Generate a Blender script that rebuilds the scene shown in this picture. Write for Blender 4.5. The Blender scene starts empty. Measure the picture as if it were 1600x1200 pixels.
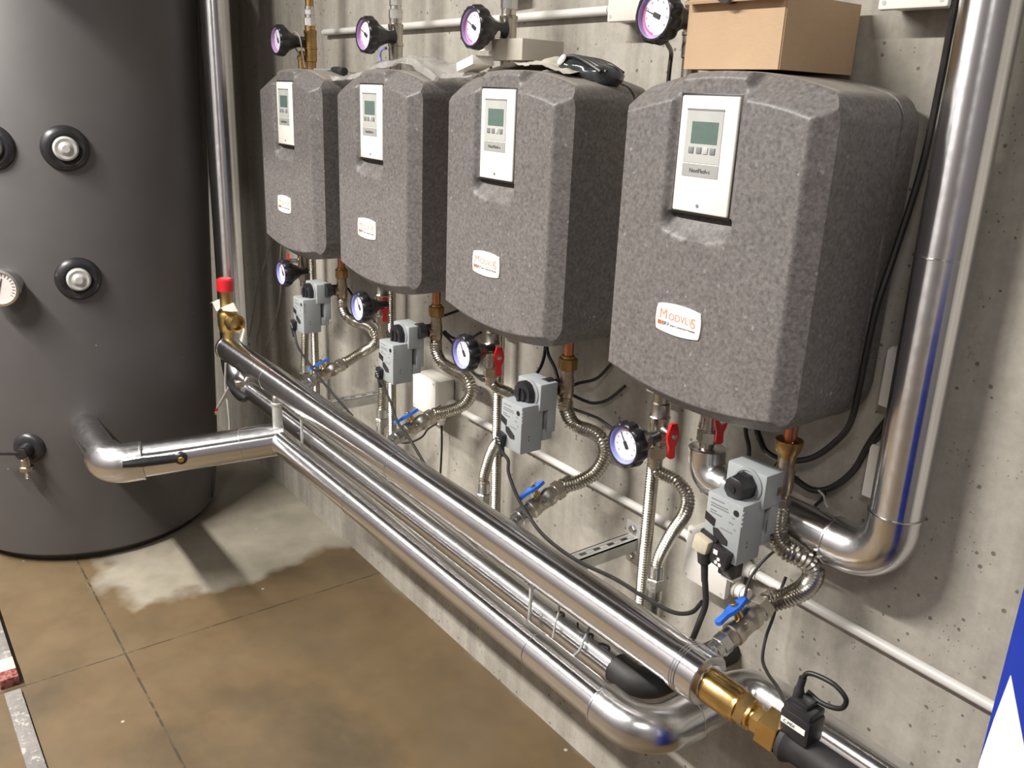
import bpy, bmesh, math, random
from mathutils import Vector, Matrix, Euler, noise
random.seed(7)
R = math.radians
sc = bpy.context.scene
col = sc.collection
V = Vector

# ------------------------------------------------------------------ camera
cam_d = bpy.data.cameras.new('camera'); cam = bpy.data.objects.new('camera', cam_d); col.objects.link(cam)
cam_d.sensor_width = 36.0; cam_d.lens = 1360 / 1600 * 36.0; cam_d.clip_start = 0.05
RW = ((0.59797181, 0.27462409, -0.75300154), (0.80049091, -0.15709591, 0.57839016), (0.04054641, -0.9486319, -0.31377301))
CAMZ = 1.838
cam.matrix_world = Matrix(((RW[0][0], -RW[0][1], -RW[0][2], 0.0), (RW[1][0], -RW[1][1], -RW[1][2], 0.0),
                           (RW[2][0], -RW[2][1], -RW[2][2], CAMZ), (0, 0, 0, 1)))
sc.camera = cam

# ------------------------------------------------------------------ world, lamps, exposure
w = bpy.data.worlds.new('world'); sc.world = w; w.use_nodes = True
w.node_tree.nodes['Background'].inputs[0].default_value = (1, 0.93, 0.82, 1)
w.node_tree.nodes['Background'].inputs[1].default_value = 0.02
def area(name, loc, sx, sy, power, color, target=None):
    l = bpy.data.lights.new(name, 'AREA'); l.shape = 'RECTANGLE'; l.size = sx; l.size_y = sy
    l.energy = power; l.color = color
    o = bpy.data.objects.new(name, l); col.objects.link(o); o.location = loc
    if target: o.rotation_euler = (V(target) - V(loc)).to_track_quat('-Z', 'Y').to_euler()
    return o
for lx, pw in ((-2.35, 118), (-4.0, 66), (-5.65, 36), (-7.3, 24), (1.0, 22)):
    area('ceiling_lamp', (lx, -1.5, 3.9), 1.5 if lx < 0 else 0.9, 0.14, pw, (1.0, 0.96, 0.90))
sc.view_settings.view_transform = 'Standard'; sc.view_settings.look = 'None'
sc.view_settings.gamma = 1.0; sc.view_settings.use_curve_mapping = False
sc.view_settings.exposure = 1.45

# ------------------------------------------------------------------ materials
class NT:
    def __init__(s, name):
        s.m = bpy.data.materials.new(name); s.m.use_nodes = True
        s.n = s.m.node_tree.nodes; s.l = s.m.node_tree.links
        s.b = s.n['Principled BSDF']; s.tc = s.n.new('ShaderNodeTexCoord')
    def link(s, a, b): s.l.new(a, b)
    def mapping(s, scale=(1, 1, 1), src='Object'):
        mp = s.n.new('ShaderNodeMapping'); mp.inputs['Scale'].default_value = scale
        s.link(s.tc.outputs[src], mp.inputs[0]); return mp.outputs[0]
    def noise(s, scale, detail=4, rough=0.55, vec=None, dist=0):
        t = s.n.new('ShaderNodeTexNoise'); t.inputs['Scale'].default_value = scale
        t.inputs['Detail'].default_value = detail; t.inputs['Roughness'].default_value = rough
        t.inputs['Distortion'].default_value = dist
        s.link(vec or s.tc.outputs['Object'], t.inputs['Vector']); return t.outputs['Fac']
    def voro(s, scale, vec=None, feature='F1', rnd=1.0):
        t = s.n.new('ShaderNodeTexVoronoi'); t.inputs['Scale'].default_value = scale; t.feature = feature
        t.inputs['Randomness'].default_value = rnd
        s.link(vec or s.tc.outputs['Object'], t.inputs['Vector']); return t
    def ramp(s, fac, stops, interp='LINEAR'):
        r = s.n.new('ShaderNodeValToRGB'); cr = r.color_ramp; cr.interpolation = interp
        while len(cr.elements) < len(stops): cr.elements.new(0.5)
        for e, (p, c) in zip(cr.elements, stops):
            e.position = p; e.color = (c, c, c, 1) if isinstance(c, (int, float)) else (*c, 1)
        s.link(fac, r.inputs[0]); return r.outputs[0]
    def mix(s, fac, a, b, mode='MIX'):
        x = s.n.new('ShaderNodeMix'); x.data_type = 'RGBA'; x.blend_type = mode
        for sock, v in ((x.inputs[0], fac), (x.inputs[6], a), (x.inputs[7], b)):
            if isinstance(v, tuple): sock.default_value = (*v, 1)
            elif isinstance(v, (int, float)): sock.default_value = v
            else: s.link(v, sock)
        return x.outputs[2]
    def math(s, op, a, b=0.0, clamp=False):
        x = s.n.new('ShaderNodeMath'); x.operation = op; x.use_clamp = clamp
        for sock, v in ((x.inputs[0], a), (x.inputs[1], b)):
            if isinstance(v, (int, float)): sock.default_value = v
            else: s.link(v, sock)
        return x.outputs[0]
    def bump(s, h, strength=0.3, dist=0.01):
        b = s.n.new('ShaderNodeBump'); b.inputs['Strength'].default_value = strength
        b.inputs['Distance'].default_value = dist; s.link(h, b.inputs['Height'])
        s.link(b.outputs[0], s.b.inputs['Normal'])
    def set(s, **k):
        for n, v in k.items():
            sk = s.b.inputs[{'base': 'Base Color', 'rough': 'Roughness', 'metal': 'Metallic', 'alpha': 'Alpha',
                             'coat': 'Coat Weight', 'trans': 'Transmission Weight', 'spec': 'Specular IOR Level'}[n]]
            if isinstance(v, tuple): sk.default_value = (*v, 1)
            elif isinstance(v, (int, float)): sk.default_value = v
            else: s.link(v, sk)
        return s

M = {}
def plain(key, base, rough=0.5, metal=0.0, var=0.12, scale=30, bump=0.0, spec=0.5):
    t = NT(key); f = t.noise(scale, 3)
    d = tuple(max(0, c * (1 - var)) for c in base); u = tuple(min(1, c * (1 + var)) for c in base)
    t.set(base=t.ramp(f, [(0.3, d), (0.7, u)]), metal=metal, spec=spec)
    t.set(rough=t.ramp(f, [(0.3, max(0.02, rough - 0.05)), (0.7, min(1, rough + 0.05))]))
    if bump: t.bump(f, bump, 0.002)
    M[key] = t.m; return t.m

def build_materials():
    # bare cast concrete wall
    t = NT('concrete_wall')
    big = t.noise(1.6, 6, 0.6); st = t.noise(2.2, 4, 0.6, t.mapping((5, 5, 0.45))); fine = t.noise(45, 4, 0.7)
    c = t.ramp(big, [(0.3, (0.285, 0.265, 0.230)), (0.55, (0.385, 0.360, 0.316)), (0.75, (0.465, 0.438, 0.388))])
    c = t.mix(0.42, c, t.ramp(st, [(0.36, (0.235, 0.218, 0.188)), (0.62, (0.50, 0.47, 0.415))]))
    c = t.mix(0.12, c, t.ramp(fine, [(0.35, 0.2), (0.65, 0.8)]), 'OVERLAY')
    v = t.voro(36); wob = t.noise(60, 3); dd = t.math('ADD', v.outputs['Distance'], t.math('MULTIPLY', wob, 0.22))
    gate = t.math('MULTIPLY', t.math('GREATER_THAN', t.noise(7, 2), 0.47), 1.0)
    pit = t.math('MULTIPLY', t.ramp(dd, [(0.225, 1.0), (0.26, 0.0)]), gate)
    v2 = t.voro(85); pit2 = t.math('MULTIPLY', t.ramp(t.math('ADD', v2.outputs['Distance'], t.math('MULTIPLY', wob, 0.2)), [(0.2, 0.8), (0.25, 0.0)]), t.math('GREATER_THAN', t.noise(11, 2), 0.55))
    pits = t.math('MAXIMUM', pit, pit2)
    patch = t.ramp(t.noise(13, 5, 0.7), [(0.66, 0.0), (0.70, 0.45)])
    c = t.mix(patch, c, (0.235, 0.215, 0.182))
    c = t.mix(t.math('MULTIPLY', pits, 0.75), c, (0.10, 0.088, 0.074))
    t.set(base=c, rough=0.85, spec=0.25)
    t.bump(t.math('SUBTRACT', t.math('MULTIPLY', fine, 0.25), pits), 0.35, 0.003); M['concrete'] = t.m
    # power-floated brown floor with two sawn joints and a pale dusty stain
    t = NT('concrete_floor')
    sep = t.n.new('ShaderNodeSeparateXYZ'); t.link(t.tc.outputs['Object'], sep.inputs[0]); X, Y = sep.outputs[0], sep.outputs[1]
    big = t.noise(1.3, 6, 0.6, None, 0.4); mid = t.noise(5, 6, 0.65)
    c = t.ramp(big, [(0.3, (0.062, 0.048, 0.030)), (0.5, (0.130, 0.086, 0.042)), (0.7, (0.108, 0.080, 0.047))])
    c = t.mix(0.3, c, t.ramp(mid, [(0.3, (0.068, 0.052, 0.032)), (0.7, (0.155, 0.110, 0.060))]))
    n1 = t.math('MULTIPLY', t.math('SUBTRACT', t.noise(3.2, 4, 0.5), 0.5), 0.42)
    a = t.math('ADD', t.math('SUBTRACT', -2.97, X), n1)
    b = t.math('ADD', t.math('SUBTRACT', Y, 0.60), n1)
    wl = t.math('ADD', t.math('SUBTRACT', Y, 1.385), t.math('MULTIPLY', n1, 0.35))
    reg = t.math('MAXIMUM', t.math('MINIMUM', a, b), t.math('SUBTRACT', wl, 0.11))
    stain = t.ramp(t.math('ADD', t.math('MULTIPLY', reg, 4.0), 0.5, True), [(0.42, 0.0), (0.66, 0.92)])
    c = t.mix(stain, c, t.ramp(mid, [(0.3, (0.235, 0.215, 0.172)), (0.7, (0.36, 0.325, 0.262))]))
    wob = t.math('MULTIPLY', t.math('SUBTRACT', t.noise(30, 2), 0.5), 0.004)
    j1 = t.math('LESS_THAN', t.math('ABSOLUTE', t.math('ADD', t.math('ADD', X, 2.742), wob)), 0.0032)
    j2 = t.math('LESS_THAN', t.math('ABSOLUTE', t.math('ADD', t.math('SUBTRACT', Y, 0.512), wob)), 0.0038)
    j = t.math('MULTIPLY', t.math('MAXIMUM', j1, j2), t.ramp(t.noise(22, 2), [(0.4, 0.25), (0.5, 0.9)]))
    c = t.mix(j, c, (0.045, 0.035, 0.025))
    sp = t.voro(6); c = t.mix(t.math('LESS_THAN', sp.outputs['Distance'], 0.035), c, (0.35, 0.33, 0.28))
    t.set(base=c, rough=t.ramp(mid, [(0.3, 0.42), (0.7, 0.6)]), spec=0.4)
    t.bump(t.noise(60, 4), 0.05, 0.002); M['floor'] = t.m
    # aluminium pipe jacketing
    for key, axis in (('jacket', 'X'), ('jacketz', 'Z'), ('jackety', 'Y')):
        t = NT('aluminium_' + key); s1 = t.noise(60, 3, 0.6); s2 = t.noise(5, 3)
        t.set(base=t.ramp(s2, [(0.3, (0.73, 0.735, 0.75)), (0.7, (0.82, 0.825, 0.84))]), metal=1.0,
              rough=t.ramp(s1, [(0.3, 0.19), (0.7, 0.24)])); t.bump(s2, 0.02, 0.003)
        tg = t.n.new('ShaderNodeTangent'); tg.direction_type = 'RADIAL'; tg.axis = axis
        t.link(tg.outputs[0], t.b.inputs['Tangent']); t.b.inputs['Anisotropic'].default_value = 0.9
        t.b.inputs['Anisotropic Rotation'].default_value = 0.25
        M[key] = t.m
    t = NT('dull_aluminium'); s1 = t.noise(40, 3, 0.6); s2 = t.noise(9, 4)
    t.set(base=t.ramp(s2, [(0.3, (0.64, 0.64, 0.645)), (0.7, (0.75, 0.75, 0.755))]), metal=1.0,
          rough=t.ramp(s1, [(0.3, 0.20), (0.7, 0.28)])); t.bump(s2, 0.05, 0.004); M['elbowmetal'] = t.m
    # moulded grey foam with beads
    t = NT('grey_bead_foam'); v = t.voro(170); n = t.noise(120, 3, 0.7); big = t.noise(4, 4)
    c = t.ramp(v.outputs['Color'], [(0.1, (0.100, 0.092, 0.090)), (0.6, (0.160, 0.148, 0.145)), (0.93, (0.205, 0.190, 0.186)), (1.0, (0.56, 0.53, 0.515))])
    c = t.mix(0.5, c, t.ramp(n, [(0.35, (0.086, 0.079, 0.077)), (0.65, (0.220, 0.204, 0.199))]))
    c = t.mix(t.ramp(t.noise(9, 5, 0.7), [(0.56, 0.0), (0.75, 0.28)]), c, (0.30, 0.285, 0.27))
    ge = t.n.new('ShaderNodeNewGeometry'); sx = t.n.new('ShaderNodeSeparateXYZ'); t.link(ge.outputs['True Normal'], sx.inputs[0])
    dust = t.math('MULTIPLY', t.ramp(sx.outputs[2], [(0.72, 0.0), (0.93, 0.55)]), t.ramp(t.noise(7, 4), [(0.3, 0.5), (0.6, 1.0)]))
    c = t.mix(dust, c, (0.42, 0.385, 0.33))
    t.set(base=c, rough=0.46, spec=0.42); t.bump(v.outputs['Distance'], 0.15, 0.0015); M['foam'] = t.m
    # dark tank jacket
    t = NT('dark_vinyl_jacket'); n = t.noise(3, 4); f = t.noise(200, 2); sp = t.voro(9)
    c = t.ramp(n, [(0.3, (0.074, 0.069, 0.070)), (0.7, (0.094, 0.088, 0.088))])
    c = t.mix(t.math('LESS_THAN', sp.outputs['Distance'], 0.022), c, (0.35, 0.33, 0.31))
    t.set(base=c, rough=0.48, spec=0.5); t.bump(f, 0.06, 0.001); M['vinyl'] = t.m
    # stainless corrugated hose
    t = NT('stainless_hose'); n = t.noise(25, 3)
    t.set(base=t.ramp(n, [(0.3, (0.44, 0.415, 0.36)), (0.7, (0.58, 0.55, 0.49))]), metal=1.0, rough=0.27); M['hose'] = t.m
    # clear crumpled film
    t = NT('clear_film'); n = t.noise(14, 4, 0.6, None, 1.0)
    t.set(base=(0.60, 0.58, 0.56), rough=0.16, spec=0.8, alpha=t.ramp(n, [(0.35, 0.42), (0.7, 0.74)])); t.bump(n, 0.5, 0.010); M['film'] = t.m
    t = NT('cardboard_tan'); n = t.noise(6, 4); f = t.noise(90, 3, 0.5, t.mapping((1, 1, 14)))
    c = t.mix(0.25, t.ramp(n, [(0.3, (0.43, 0.30, 0.19)), (0.7, (0.50, 0.36, 0.232))]), t.ramp(f, [(0.3, (0.38, 0.27, 0.17)), (0.7, (0.54, 0.385, 0.25))]))
    t.set(base=c, rough=0.8, spec=0.2); M['card'] = t.m
    t = NT('paint_spattered_wood'); n = t.noise(18, 5, 0.7); n2 = t.noise(40, 4, 0.7)
    c = t.ramp(n, [(0.4, (0.15, 0.14, 0.135)), (0.6, (0.21, 0.195, 0.185))])
    c = t.mix(t.ramp(n2, [(0.57, 0.0), (0.62, 0.9)]), c, (0.36, 0.335, 0.30)); t.set(base=c, rough=0.8); M['batten'] = t.m
    t = NT('red_flaked_paint'); n = t.noise(55, 4, 0.7)
    t.set(base=t.ramp(n, [(0.42, (0.12, 0.012, 0.015)), (0.6, (0.30, 0.12, 0.10))], ), rough=0.7); M['redflake'] = t.m
    plain('brass', (0.66, 0.44, 0.17), 0.24, 1.0, 0.12, 20)
    plain('darkbrass', (0.42, 0.27, 0.11), 0.35, 1.0, 0.25, 25)
    plain('nickel', (0.50, 0.465, 0.405), 0.28, 1.0, 0.10, 25)
    plain('copper', (0.60, 0.25, 0.13), 0.3, 1.0, 0.15, 25)
    plain('zinc', (0.60, 0.60, 0.58), 0.3, 1.0, 0.12, 30)
    plain('galv', (0.50, 0.50, 0.48), 0.42, 0.45, 0.15, 30)
    plain('black', (0.020, 0.019, 0.022), 0.34, 0, 0.15, 40)
    plain('rubber', (0.022, 0.021, 0.022), 0.6, 0, 0.2, 40, 0.15)
    plain('cable', (0.016, 0.015, 0.015), 0.45, 0, 0.1, 60)
    plain('greycable', (0.36, 0.34, 0.32), 0.5, 0, 0.1, 60)
    plain('red', (0.62, 0.018, 0.02), 0.32, 0, 0.08, 30)
    plain('redcap', (0.74, 0.02, 0.03), 0.35, 0, 0.06, 30)
    plain('blue', (0.03, 0.15, 0.66), 0.35, 0, 0.08, 30)
    plain('grey', (0.335, 0.36, 0.372), 0.42, 0, 0.04, 20)
    plain('greydark', (0.27, 0.285, 0.30), 0.45, 0, 0.04, 20)
    plain('white', (0.84, 0.82, 0.77), 0.35, 0, 0.02, 20)
    plain('offwhite', (0.68, 0.66, 0.60), 0.45, 0, 0.04, 15)
    plain('pvc', (0.65, 0.635, 0.605), 0.4, 0, 0.04, 15)
    plain('panelgrey', (0.47, 0.48, 0.46), 0.3, 0, 0.04, 20)
    plain('panelstrip', (0.36, 0.365, 0.35), 0.35, 0, 0.04, 20)
    plain('lcd', (0.115, 0.17, 0.15), 0.15, 0, 0.05, 60)
    plain('dialred', (0.62, 0.13, 0.30), 0.3, 0, 0.05, 30)
    plain('dial', (0.72, 0.69, 0.82), 0.3, 0, 0.02, 30)
    plain('dialblue', (0.36, 0.38, 0.76), 0.25, 0, 0.06, 30)
    plain('dialpink', (0.44, 0.32, 0.56), 0.25, 0, 0.1, 30)
    plain('tankdial', (0.66, 0.60, 0.58), 0.3, 0, 0.06, 40)
    plain('orange', (0.80, 0.13, 0.03), 0.4, 0, 0.05, 30)
    plain('salmon', (0.80, 0.27, 0.17), 0.4, 0, 0.05, 30)
    plain('ink', (0.03, 0.03, 0.03), 0.5, 0, 0.05, 30)
    plain('print', (0.20, 0.21, 0.21), 0.5, 0, 0.05, 30)
    plain('capgrey', (0.42, 0.42, 0.40), 0.35, 0, 0.12, 50)
    plain('clearplug', (0.52, 0.47, 0.36), 0.2, 0, 0.08, 40)
    plain('cartonblue', (0.007, 0.026, 0.27), 0.5, 0, 0.10, 12, 0.0, 0.25)
    plain('paper', (0.80, 0.78, 0.72), 0.6, 0, 0.04, 12)
    plain('cream', (0.52, 0.47, 0.37), 0.7, 0, 0.06, 25)
    plain('oldbrass', (0.50, 0.345, 0.14), 0.38, 1.0, 0.15, 25)
    plain('tarnish', (0.40, 0.325, 0.245), 0.34, 1.0, 0.3, 30)
    plain('greycard', (0.47, 0.44, 0.385), 0.7, 0, 0.06, 12)
    plain('wallpaint', (0.17, 0.16, 0.165), 0.8, 0, 0.04, 3)
    plain('ceilpaint', (0.15, 0.14, 0.145), 0.85, 0, 0.06, 3)
    plain('bagblack', (0.030, 0.033, 0.038), 0.16, 0, 0.3, 25, 0.5)
    plain('purple', (0.10, 0.07, 0.16), 0.15, 0.6, 0.3, 12)
    plain('ochre', (0.46, 0.27, 0.085), 0.6, 0, 0.08, 12)
build_materials()

# ------------------------------------------------------------------ mesh builder
def frame(d):
    d = V(d).normalized(); a = V((0, 0, 1)) if abs(d.z) < 0.95 else V((1, 0, 0))
    u = d.cross(a).normalized(); return u, d.cross(u).normalized() * -1, d
def catmull(pts, n=8):
    P = [V(p) for p in pts]
    if len(P) < 3: return P
    P = [2 * P[0] - P[1]] + P + [2 * P[-1] - P[-2]]; out = []
    for i in range(1, len(P) - 2):
        a, b, c, d = P[i - 1:i + 3]
        for k in range(n):
            t = k / n
            out.append(0.5 * ((2 * b) + (c - a) * t + (2 * a - 5 * b + 4 * c - d) * t * t + (3 * b - a - 3 * c + d) * t ** 3))
    out.append(P[-2]); return out
def resample(pts, step):
    out = [pts[0].copy()]; acc = 0.0
    for a, b in zip(pts, pts[1:]):
        L = (b - a).length; d = step - acc
        while d <= L:
            out.append(a.lerp(b, d / L)); d += step
        acc = L - (d - step)
    if (out[-1] - pts[-1]).length > step * 0.3: out.append(pts[-1].copy())
    return out
def fillet(pts, rad, n=10):
    P = [V(p) for p in pts]; out = [P[0]]
    for i in range(1, len(P) - 1):
        a, b, c = P[i - 1], P[i], P[i + 1]; d1 = (a - b).normalized(); d2 = (c - b).normalized()
        ang = d1.angle(d2); tl = min(rad / math.tan(ang / 2), (a - b).length * 0.95, (c - b).length * 0.95)
        p1, p2 = b + d1 * tl, b + d2 * tl; r = tl * math.tan(ang / 2)
        cen = b + (d1 + d2).normalized() * (r / math.sin(ang / 2))
        v1, v2 = p1 - cen, p2 - cen; tot = v1.angle(v2); ax = v1.cross(v2).normalized()
        for k in range(n + 1): out.append(cen + Matrix.Rotation(tot * k / n, 3, ax) @ v1)
    out.append(P[-1]); return out

class MB:
    def __init__(s): s.b = bmesh.new()
    def ring(s, c, u, v, r, n, ph=0):
        return [s.b.verts.new(c + (u * math.cos(2 * math.pi * k / n + ph) + v * math.sin(2 * math.pi * k / n + ph)) * r) for k in range(n)]
    def skin(s, A, B):
        n = len(A)
        for k in range(n): s.b.faces.new((A[k], A[(k + 1) % n], B[(k + 1) % n], B[k]))
    def tube(s, pts, r, n=16, cap=True, rfun=None):
        P = [V(p) for p in pts]; u = None; prev = None; first = None; m = len(P)
        for i, p in enumerate(P):
            d = (P[min(i + 1, m - 1)] - P[max(i - 1, 0)]).normalized()
            if u is None: u, _, _ = frame(d)
            u = (u - d * u.dot(d)).normalized(); v = d.cross(u)
            rr = rfun(i) if rfun else (r[i] if isinstance(r, (list, tuple)) else r)
            ring = s.ring(p, u, v, rr, n)
            if prev: s.skin(prev, ring)
            else: first = ring
            prev = ring
        if cap:
            s.b.faces.new(list(reversed(first))); s.b.faces.new(prev)
        return s
    def corr(s, pts, r, pitch=0.0068, amp=0.0014, n=14, smooth=True):
        P = resample(catmull(pts, 10) if smooth else [V(p) for p in pts], pitch / 2)
        return s.tube(P, r, n, True, lambda i: r + (amp if i % 2 else -amp))
    def lathe(s, o, d, prof, n=24, ph=0, cap=True):
        o = V(o); u, v, d = frame(d); v = d.cross(u); prev = None; first = None
        for t, r in prof:
            ring = s.ring(o + d * t, u, v, max(r, 1e-5), n, ph)
            if prev: s.skin(prev, ring)
            else: first = ring
            prev = ring
        if cap:
            s.b.faces.new(list(reversed(first))); s.b.faces.new(prev)
        return s
    def hexn(s, o, d, L, r, ph=0.2, ch=0.0015):
        return s.lathe(o, d, [(0, r - ch), (ch, r), (L - ch, r), (L, r - ch)], 6, ph)
    def box(s, c, size, bev=0.0, rot=None, seg=2):
        m = Matrix.Translation(V(c)) @ (rot.to_matrix().to_4x4() if isinstance(rot, Euler) else (rot if rot is not None else Matrix.Identity(4))) @ Matrix.Diagonal((*size, 1))
        g = bmesh.ops.create_cube(s.b, size=1.0, matrix=m)
        if bev > 0:
            vs = set(g['verts']); es = [e for e in s.b.edges if e.verts[0] in vs and e.verts[1] in vs]
            bmesh.ops.bevel(s.b, geom=es, offset=bev, segments=seg, affect='EDGES', profile=0.5)
        return s
    def prism(s, poly, origin, U, Vv, depth):
        U, Vv = V(U).normalized(), V(Vv).normalized(); N = U.cross(Vv).normalized(); o = V(origin)
        A = [s.b.verts.new(o + U * a + Vv * b) for a, b in poly]; B = [s.b.verts.new(o + U * a + Vv * b + N * depth) for a, b in poly]
        s.b.faces.new(list(reversed(A))); s.b.faces.new(B); s.skin(A, B); return s
    def grid(s, P):
        vs = [[s.b.verts.new(p) for p in row] for row in P]
        for a, b in zip(vs, vs[1:]):
            for k in range(len(a) - 1): s.b.faces.new((a[k], a[k + 1], b[k + 1], b[k]))
        return vs
    def build(s, name, mat, parent=None, sharp=38, smooth=True):
        bmesh.ops.recalc_face_normals(s.b, faces=s.b.faces[:])
        off = V((0, 0, 0)); p = parent
        while p is not None: off += V(p.location); p = p.parent
        if off.length > 0: bmesh.ops.translate(s.b, verts=s.b.verts[:], vec=-off)
        me = bpy.data.meshes.new(name); s.b.to_mesh(me); s.b.free()
        me.materials.append(M[mat])
        if smooth:
            for f in me.polygons: f.use_smooth = True
            me.set_sharp_from_angle(angle=R(sharp))
        o = bpy.data.objects.new(name, me); col.objects.link(o)
        if parent is not None: o.parent = parent
        return o

def tag(o, label, cat, group=None, kind=None):
    if label: o['label'] = label
    if cat: o['category'] = cat
    if group: o['group'] = group
    if kind: o['kind'] = kind
    return o
def thing(name, label, cat, loc, group=None):
    o = bpy.data.objects.new(name, None); col.objects.link(o); o.location = loc; o.empty_display_size = 0.05
    return tag(o, label, cat, group)
def dup(root, loc, label):
    mp = {}
    def rec(o, par):
        c = o.copy(); col.objects.link(c)
        if par is not None: c.parent = par
        for ch in o.children: rec(ch, c)
        return c
    r = rec(root, None); r.location = loc; r['label'] = label; return r
def text(name, s, size, origin, U, Vv, mat, parent, thick=0.0004, align='LEFT'):
    cu = bpy.data.curves.new(name, 'FONT'); cu.body = s; cu.size = size; cu.extrude = thick; cu.align_x = align
    to = bpy.data.objects.new(name, cu); col.objects.link(to)
    dg = bpy.context.evaluated_depsgraph_get(); me = bpy.data.meshes.new_from_object(to.evaluated_get(dg))
    bpy.data.objects.remove(to); bpy.data.curves.remove(cu)
    U, Vv = V(U).normalized(), V(Vv).normalized(); N = U.cross(Vv)
    off = V((0, 0, 0)); p = parent
    while p is not None: off += V(p.location); p = p.parent
    o3 = V(origin) - off
    m = Matrix(((U.x, Vv.x, N.x, o3.x), (U.y, Vv.y, N.y, o3.y), (U.z, Vv.z, N.z, o3.z), (0, 0, 0, 1)))
    me.transform(m); me.name = name; me.materials.clear(); me.materials.append(M[mat])
    o = bpy.data.objects.new(name, me); col.objects.link(o); o.parent = parent; return o

WY = 1.48
ORD = ['first', 'second', 'third', 'fourth']
# ------------------------------------------------------------------ room
def slab(name, c, size, mat):
    b = MB(); b.box(c, size); o = b.build(name, mat, smooth=False); tag(o, None, None, None, 'structure'); return o
slab('floor', (-3.75, -0.6, -0.05), (11.3, 4.4, 0.1), 'floor')
slab('wall_back', (-3.75, WY + 0.06, 2.0), (11.3, 0.12, 4.0), 'concrete')
slab('wall_left', (-9.26, -0.6, 2.0), (0.12, 4.04, 4.0), 'wallpaint')
slab('wall_right', (1.76, -0.6, 2.0), (0.12, 4.04, 4.0), 'wallpaint')
slab('wall_front', (-3.75, -2.68, 2.0), (11.3, 0.12, 4.0), 'wallpaint')
slab('ceiling', (-3.75, -0.6, 4.05), (11.3, 4.4, 0.1), 'ceilpaint')

slab('shadow_beam_1', (-6.05, 0.0, 3.35), (6.3, 0.2, 1.30), 'wallpaint')  # unseen beam, added to cast the diagonal shadow across the upper tank

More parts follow.
